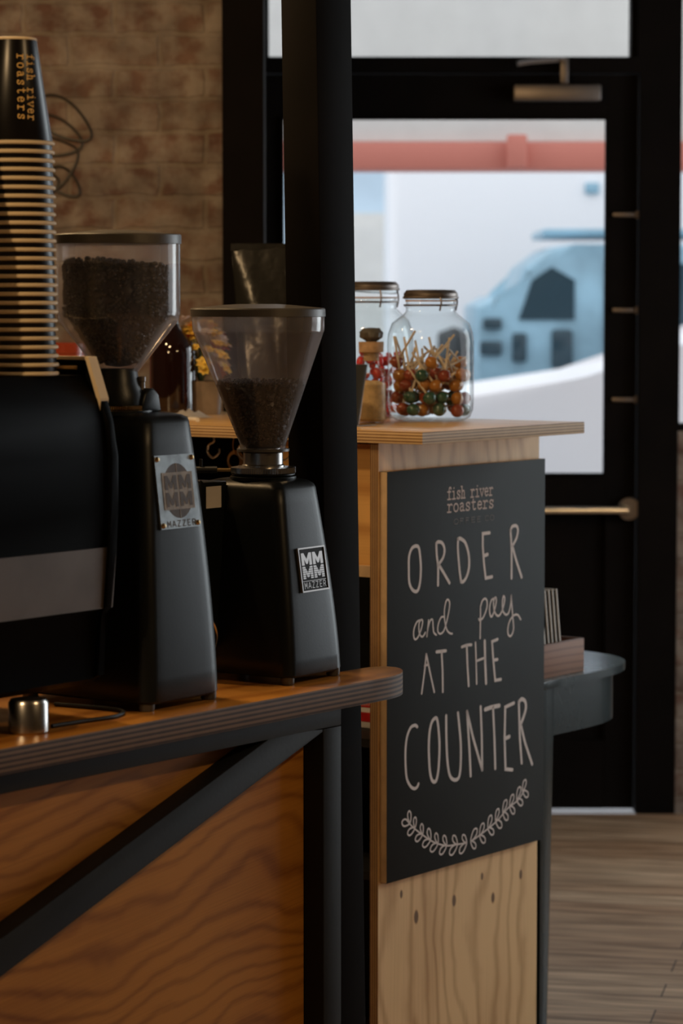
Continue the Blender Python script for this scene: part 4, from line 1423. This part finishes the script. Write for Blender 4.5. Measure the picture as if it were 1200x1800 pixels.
# red wrapped sweets in the rear jar
random.seed(5)
XB, YB = room(JB[0], JB[1])
src = None
pl = []
att = 0
while len(pl) < 48 and att < 9000:
    att += 1
    lay = len(pl) // 10
    rr = random.uniform(.02, .078)
    an = random.uniform(0, 2 * PI)
    p = Vector((rr * math.cos(an), rr * math.sin(an), CT + .022 + lay * .0265 + random.uniform(0, .005)))
    if any((p - q).length < .022 for q in pl): continue
    pl.append(p)
    if src is None:
        t = Thing('wrapped_sweet', 'red wrapped sweet piled with the others in the rear clip-top jar', 'sweet', (0, 0, 0), 'W', 'red wrapped sweets in the rear jar')
        bm = B()
        bmesh.ops.create_uvsphere(bm, u_segments=14, v_segments=10, radius=.0115)
        bmesh.ops.scale(bm, vec=(1.25, .9, .85), verts=bm.verts)
        t.part('sweet', bm, 'red')
        for s in (-1, 1):
            bm = B()
            lathe(bm, [(.002, .0), (.0045, .003), (.0085, .0085), (.007, .0085), (.001, .002)], 0, 0, 10)
            bmesh.ops.rotate(bm, verts=bm.verts, matrix=Matrix.Rotation(s * PI / 2, 3, 'Y'))
            bmesh.ops.translate(bm, verts=bm.verts, vec=(s * .0125, 0, 0))
            t.part('wrapper_twist', bm, 'red')
        src = o = t.o
    else:
        o = dup(src, (0, 0, 0))
    o.location = (XB + p.x, YB + p.y, p.z + ZS)
    o.rotation_euler = (random.uniform(0, 6), random.uniform(0, 6), random.uniform(0, 6))

# small corked bottle of raw sugar
a, b, z = 5.03, 3.575, CT
R = .0335
t = Thing('corked_bottle', 'small round-shouldered glass bottle of raw sugar with a cork, before the rear jar', 'bottle', (a, b, z))
t.part('glass_body', lathe(B(), [(0, z + .003), (R * .8, z + .0005), (R, z + .008), (R, z + .098), (R * .93, z + .112), (R * .62, z + .122), (R * .55, z + .130), (R * .55, z + .142), (R * .68, z + .143), (R * .68, z + .150), (R * .6, z + .152)], a, b, 48), 'jar', angle=60)
ck = t.part('cork', lathe(B(), [(0, z + .135), (R * .5, z + .135), (R * .5, z + .152), (R * .80, z + .154), (R * .82, z + .176), (0, z + .177)], a, b, 32), 'kraft')
bm = B()
lathe(bm, [(0, z + .177), (.012, z + .177), (.024, z + .186), (.026, z + .196), (.018, z + .205), (0, z + .207)], a, b, 24)
for v in bm.verts: v.co += Vector((random.uniform(-.002, .002), random.uniform(-.002, .002), random.uniform(-.001, .001)))
t.part('stopper_knot', bm, 'cherry' if False else 'plastic', parent=ck)
o = solo('raw_sugar', lathe(B(), [(0, z + .004), (R * .78, z + .004), (R * .94, z + .010), (R * .94, z + .084), (R * .5, z + .092), (0, z + .090)], a, b, 40), 'sugar', (a, b, z + .004),
         'golden raw sugar filling the small corked bottle', 'sugar', kind='stuff')

# card in an acrylic stand, seen almost edge-on beside the column
a, b = 4.90, 3.505
t = Thing('card_stand', 'clear acrylic card stand seen edge-on beside the black column', 'card stand', (a, b, CT))
bm = B()
prism(bm, [(4.862, CT), (4.866, CT), (4.900, CT + .132), (4.896, CT + .132)], 'y', 3.49, 3.60)
t.part('front_sheet', bm, 'acrylic', smooth=False)
bm = B()
prism(bm, [(4.867, CT + .003), (4.869, CT + .003), (4.902, CT + .130), (4.900, CT + .130)], 'y', 3.494, 3.60)
t.part('printed_card', bm, 'platedark', smooth=False)
bm = B()
prism(bm, [(4.862, CT), (4.93, CT), (4.93, CT + .003), (4.866, CT + .003)], 'y', 3.49, 3.60)
t.part('base', bm, 'acrylic', smooth=False)

# dark bottle behind the taller grinder
a, b, z = 5.12, 4.205, CT
R = .0535
t = Thing('glass_bottle', 'dark amber glass bottle behind the taller grinder hopper', 'bottle', (a, b, z))
bt = t.part('glass_body', lathe(B(), [(0, z + .006), (R * .85, z + .0005), (R * .98, z + .006), (R, z + .014), (R, z + .140), (R * .985, z + .152), (R * .90, z + .166), (R * .74, z + .180), (R * .50, z + .192), (R * .32, z + .204), (R * .25, z + .216), (R * .24, z + .245)], a, b, 56, cap1=True), 'brown_glass', angle=60)
t.part('bottle_cap', lathe(B(), [(R * .26, z + .232), (R * .27, z + .234), (R * .27, z + .250), (0, z + .251)], a, b, 32), 'plastic')

# flowers in a stoneware pot
a, b, z = 5.20, 4.165, CT
wx, wy = room(a, b)
px, py = -0.3290, 6.66
t = Thing('potted_flowers', 'orange, yellow and red flowers in a square grey-brown stoneware pot', 'flowers', (px, py, z), 'W')
bm = B()
loft(bm, [rrect(px - .044, px + .044, py - .044, py + .044, .010, z + .0005), rrect(px - .050, px + .050, py - .050, py + .050, .010, z + .078), rrect(px - .045, px + .045, py - .045, py + .045, .008, z + .078), rrect(px - .044, px + .044, py - .044, py + .044, .008, z + .066)])
t.part('pot', bm, 'concrete', angle=50)
random.seed(3)
bm = B()
for i in range(18):
    an, el = random.uniform(0, 6.28), random.uniform(.2, 1.5)
    c = Vector((px, py, z + .085)) + Vector((math.cos(an) * math.cos(el) * .052, math.sin(an) * math.cos(el) * .052, math.sin(el) * .13)) * random.uniform(.5, 1)
    d = Vector((random.uniform(-1, 1), random.uniform(-1, 1), random.uniform(0, 1))).normalized()
    s = d.orthogonal().normalized() * .009
    n = d.cross(s).normalized() * .002
    vs = [bm.verts.new(c - d * .016), bm.verts.new(c + s + n), bm.verts.new(c + d * .02), bm.verts.new(c - s + n)]
    bm.faces.new(vs)
    tube(bm, [(px, py, z + .07), tuple((c + Vector((px, py, z + .07))) / 2), tuple(c)], .0012, n=5, smooth=0)
t.part('foliage', bm, 'leafm', smooth=False)
for i in range(90):
    mt = random.choice(['petal_y', 'petal_y', 'petal_o', 'petal_r', 'petal_w'])
    an, el = random.uniform(0, 6.28), random.uniform(.05, 1.35)
    c = Vector((px, py, z + .09)) + Vector((math.cos(an) * math.cos(el) * .064, math.sin(an) * math.cos(el) * .064, math.sin(el) * .125))
    bm = B()
    rad = random.uniform(.016, .025)
    for ring_, (rr_, tl, np_) in enumerate(((rad, .25, 7), (rad * .65, .9, 5))):
        for j in range(np_):
            q = Matrix.Rotation(j * 2 * PI / np_ + ring_, 4, 'Z') @ Matrix.Rotation(-tl, 4, 'Y')
            pp = [Vector((0, 0, 0)), Vector((rr_ * .6, -rr_ * .38, rr_ * .12)), Vector((rr_, 0, 0)), Vector((rr_ * .6, rr_ * .38, rr_ * .12))]
            f = [bm.verts.new(q @ v) for v in pp]
            bm.faces.new(f)
    bmesh.ops.create_icosphere(bm, subdivisions=1, radius=rad * .32)
    nrm = (c - Vector((px, py, z + .06))).normalized()
    bmesh.ops.transform(bm, verts=bm.verts, matrix=Matrix.Translation(c) @ nrm.to_track_quat('Z', 'Y').to_matrix().to_4x4())
    t.part('blossom', bm, mt, smooth=False)
bm = B()
for j in range(9):
    q = Matrix.Translation((px - .048, py, z + .215)) @ Matrix.Rotation(j * .7, 4, 'Z') @ Matrix.Rotation(-.5, 4, 'Y')
    pp = [Vector((0, 0, 0)), Vector((.016, -.011, .004)), Vector((.032, 0, 0)), Vector((.016, .011, .004))]
    bm.faces.new([bm.verts.new(q @ v) for v in pp])
tube(bm, [(px - .01, py, z + .08), (px - .03, py, z + .15), (px - .048, py, z + .215)], .0014, n=6)
t.part('blossom', bm, 'petal_w', smooth=False, label='tall pale blossom at the top')

t = Thing('red_tin', 'dark red round tin at the far end of the tall counter, behind the cups', 'tin', (5.15, 4.56, CT))
t.part('tin_wall', lathe(B(), [(0, CT + .0005), (.045, CT + .0005), (.046, CT + .003), (.046, CT + .150), (0, CT + .150)], 5.15, 4.56, 40), 'cherry')
t.part('lid', lathe(B(), [(.0465, CT + .138), (.048, CT + .140), (.048, CT + .162), (.045, CT + .165), (0, CT + .166)], 5.15, 4.56, 40), 'cherry')

# small red fruit, crumpled napkin, marker pen
a_, b_ = 5.16, 4.03
bm = B()
bmesh.ops.create_uvsphere(bm, u_segments=24, v_segments=16, radius=.024)
bmesh.ops.scale(bm, vec=(1, 1, .92), verts=bm.verts)
bmesh.ops.translate(bm, verts=bm.verts, vec=(a_, b_, CT + .0222))
t = Thing('red_apple', 'small red apple on the tall counter, right of the flower pot', 'apple', (a_, b_, CT))
t.part('fruit', bm, 'cherry')
t.part('stalk', tube(B(), [(a_, b_, CT + .042), (a_ + .002, b_, CT + .050)], .001, n=6, smooth=0), 'leafm')
bm = B()
random.seed(9)
nx = 10
g = []
for i in range(nx):
    for j in range(nx):
        u, v = i / (nx - 1), j / (nx - 1)
        hgt = .018 * math.sin(PI * u) * math.sin(PI * v) * random.uniform(.5, 1.2) + .002
        g.append(bm.verts.new((4.96 + u * .09, 4.02 + v * .085, CT + hgt)))
for i in range(nx - 1):
    for j in range(nx - 1):
        bm.faces.new((g[i * nx + j], g[(i + 1) * nx + j], g[(i + 1) * nx + j + 1], g[i * nx + j + 1]))
bmesh.ops.solidify(bm, geom=bm.faces[:], thickness=.0012)
solo('crumpled_napkin', bm, 'white', (5.0, 4.06, CT), 'crumpled white paper napkin at the foot of the flower pot', 'napkin', angle=60)
t = Thing('marker_pen', 'short marker pen lying in front of the crumpled napkin', 'pen', (4.86, 3.93, CT), 'F')
p0, p1, p2 = Vector((4.875, 3.972, CT + .0055)), Vector((4.86, 3.945, CT + .0055)), Vector((4.835, 3.900, CT + .0055))
t.part('cap', tube(B(), [p0, p1], .0052, smooth=0), 'rubber')
t.part('barrel', tube(B(), [p1, p2], .0048, smooth=0), 'sticker')

# black foil coffee pouch
t = Thing('coffee_pouch', 'shiny black foil coffee pouch standing on the tall counter beside the column', 'coffee bag', (-0.172, 6.42, CT), 'W')
secs = []
for i in range(17):
    v = i / 16
    z = CT + .001 + v * .388
    w_ = .054 + .022 * v
    d = .036 * (1 - v) ** .8 + .0012
    ring = []
    for k in range(36):
        an = 2 * PI * k / 36
        cx_, sx_ = math.cos(an), math.sin(an)
        pw = .5 + .3 * (1 - v)
        x = w_ * math.copysign(abs(cx_) ** .6, cx_)
        y = d * math.copysign(abs(sx_) ** 1.2, sx_)
        y += .0035 * math.sin(9 * x * 8 + v * 9) * math.sin(v * PI) * (1 if sx_ < 0 else -1)
        ring.append((-0.172 + x, 6.42 + y, z + .003 * math.sin(x * 60) * v))
    secs.append(ring)
t.part('pouch_body', loft(B(), secs), 'foil', angle=70)
t.part('heat_seal', box(B(), -0.249, -0.095, 6.4175, 6.4225, CT + .376, CT + .393), 'foil')

# red and white packet on the shelf under the counter
a, b, z = 4.94, 3.50, .6185
t = Thing('small_packet', 'small red and white packet on the shelf under the tall counter', 'packet', (a, b, z))
FP = lambda u, v, h: (4.92 - h, 3.56 - u, z + v)
t.part('carton', box(B(), 4.92, 4.99, 3.46, 3.56, z + .0003, z + .066, bev=.001), 'white')
bm = B()
plate_box(bm, FP, .001, .099, .014, .034, .0, .0006)
plate_box(bm, FP, .001, .099, .045, .058, .0, .0006)
pr = t.part('red_band', bm, 'red', smooth=False)
bm = B()
for i in range(14):
    ribbon(bm, [(.006 + i * .0065, .049), (.008 + i * .0065, .053 + .002 * (i % 3)), (.010 + i * .0065, .049)], .0009, FP, th=.0009)
t.part('small_print', bm, 'white', parent=pr, smooth=False)

# utensils lost in the dark under the counter
t = Thing('steel_tamper', 'small steel cylinder on a black stand hanging below the tall counter', 'tamper', (4.92, 3.745, CB - .1))
t.part('head', lathe(B(), [(0, 1.192), (.017, 1.192), (.017, 1.208), (0, 1.208)], 4.92, 3.745, 28), 'dullsteel')
t.part('handle', lathe(B(), [(0, 1.208), (.010, 1.208), (.013, 1.222), (.009, 1.238), (0, 1.2415)], 4.92, 3.745, 24), 'rubber')
bm = B()
cc = Vector((4.83, 3.795, 1.186))
for k in range(3):
    ring = [cc + Vector((.0 + .002 * k, math.cos(j * PI / 8) * (.016 + .003 * k), math.sin(j * PI / 8) * (.016 + .003 * k))) for j in range(16)]
    tube(bm, ring, .0014, n=6, closed=True, smooth=0)
tube(bm, [cc + Vector((0, 0, .016)), cc + Vector((0, .004, .035)), cc + Vector((0, .0, .056))], .0014, n=6)
solo('wire_coil', bm, 'brass', (4.83, 3.795, 1.18), 'small coil of brassy wire hanging below the tall counter', 'wire')

# ================================================================ side table with menus
TB = .655
t = Thing('side_table', 'round-ended side table in dark teal-black paint behind the chalkboard end', 'table', (5.6, 3.6, FZ))
oc = [(5.40, 3.38), (5.66, 3.378), (5.77, 3.388), (5.86, 3.42), (5.93, 3.48), (5.97, 3.57), (5.98, 3.68), (5.95, 3.79), (5.87, 3.90), (5.74, 3.98), (5.58, 4.0), (5.40, 4.0)]
so = [tuple(p) for p in smooth2(oc, 5)]
bm = B()
prism(bm, so, 'z', TB, TB + .018)
bmesh.ops.bevel(bm, geom=[e for e in bm.edges if abs(e.verts[0].co.z - e.verts[1].co.z) < 1e-6], offset=.0075, segments=4, profile=.5, affect='EDGES')
for f in bm.faces:
    f.normal_update()
    f.material_index = 0 if f.normal.z > .95 else 1
t.part('tabletop', bm, ['tabletop', 'tablepaint'], angle=40)
cx_, cy_ = 5.62, 3.70
inner = [((x - cx_) * .90 + cx_, (y - cy_) * .93 + cy_) for x, y in so]
inner = [(max(x, 5.42), y) for x, y in inner]
t.part('apron', prism(B(), inner, 'z', TB - .115, TB - .001), 'tablepaint', angle=40)
for (a0, b0) in ((5.425, 3.385), (5.425, 3.92), (5.80, 3.66)):
    s = []
    for z_, w_ in ((FZ, .034), (.2, .046), (.53, .056), (TB - .002, .058)):
        s.append(rrect(a0, a0 + w_, b0, b0 + w_, .003, z_, 2))
    t.part('leg', loft(B(), s), 'tablepaint', angle=40)

TT = TB + .018
t = Thing('menu_box', 'open wooden box holding menus on the round-ended side table', 'box', (5.52, 3.42, TT))
a0, a1, b0, b1 = 5.41, 5.645, 3.405, 3.505
for q in ((a0, a1, b0, b0 + .009), (a0, a1, b1 - .009, b1), (a0, a0 + .009, b0 + .009, b1 - .009), (a1 - .009, a1, b0 + .009, b1 - .009)):
    t.part('side_board', box(B(), q[0], q[1], q[2], q[3], TT + .0004, TT + .078, bev=.0008), 'boxwood')
t.part('bottom_board', box(B(), a0 + .009, a1 - .009, b0 + .009, b1 - .009, TT + .0004, TT + .007), 'boxwood')
labs = ['second', 'third', 'fourth', 'fifth', 'sixth']
mk = None
for i in range(6):
    aa = 5.566 - i * .0165
    z0 = TT + .0075
    lean = .028
    lab = 'black menu card with a pale edge in the wooden box, ' + ('nearest its right end' if i == 0 else f'{labs[i-1]} from its right end')
    if i == 0:
        t = Thing('menu_card', lab, 'menu', (aa, b0 + .012, z0), group='menu cards in the wooden box')
        t.part('cover', prism(B(), [(aa, z0), (aa + .0035, z0), (aa + .0035 - lean, z0 + .190), (aa - lean, z0 + .190)], 'y', b0 + .0135, b1 - .012, bev=.0003), 'platedark', smooth=False)
        bm = B()
        prism(bm, [(aa, z0), (aa + .0035, z0), (aa + .0035 - lean, z0 + .190), (aa - lean, z0 + .190)], 'y', b0 + .0105, b0 + .0135)
        prism(bm, [(aa - lean, z0 + .190), (aa + .0035 - lean, z0 + .190), (aa + .0035 - lean, z0 + .1925), (aa - lean, z0 + .1925)], 'y', b0 + .0105, b1 - .012)
        t.part('page_edge', bm, 'sticker', smooth=False)
        mk = t.o
    else:
        x0_, y0_ = room(aa, b0 + .012)
        o = dup(mk, (0, 0, 0), lab)
        o.location = (x0_, y0_, z0 + ZS)

# wire leaf ornament on the brick wall
t = Thing('wire_wall_ornament', 'dark wire outline of leaves hung on the brick wall above the grinder', 'wall ornament', (-0.75, 7.59, 1.9), 'W')
for c, sx, sz, rot in (((-0.735, 2.01), .085, .045, -.6), ((-0.76, 1.965), .075, .05, -.3), ((-0.735, 1.845), .05, .030, -.7), ((-0.80, 1.84), .05, .04, .2)):
    bm = B()
    pts = []
    for k in range(18):
        an = 2 * PI * k / 18
        x, z = sx * math.cos(an), sz * math.sin(an) * (1 - .3 * math.cos(an))
        pts.append((c[0] + x * math.cos(rot) - z * math.sin(rot), 7.592, c[1] + x * math.sin(rot) + z * math.cos(rot)))
    tube(bm, pts, .0035, n=6, closed=True, smooth=2)
    t.part('leaf_loop', bm, 'wire')
tube_ = tube(B(), [(-0.86, 7.590, 2.06), (-0.80, 7.590, 1.98), (-0.70, 7.590, 1.93), (-0.74, 7.590, 1.84), (-0.82, 7.590, 1.80)], .003, n=6)
t.part('stem', tube_, 'wire')

# enamel shades around the warm lamps, above the frame
for (x, y, z), _, lab in LAMPS:
    zz = z - ZS
    t = Thing('pendant_lamp', lab, 'lamp', (x, y, zz), 'W', 'pendant lamps from the ceiling')
    t.part('lamp_shade', lathe(B(), [(.165, zz + .02), (.155, zz + .05), (.06, zz + .13), (.025, zz + .15)], x, y, 40), 'shade')
    t.part('cord', tube(B(), [(x, y, zz + .145), (x, y, 3.15)], .004, smooth=0), 'rubber')
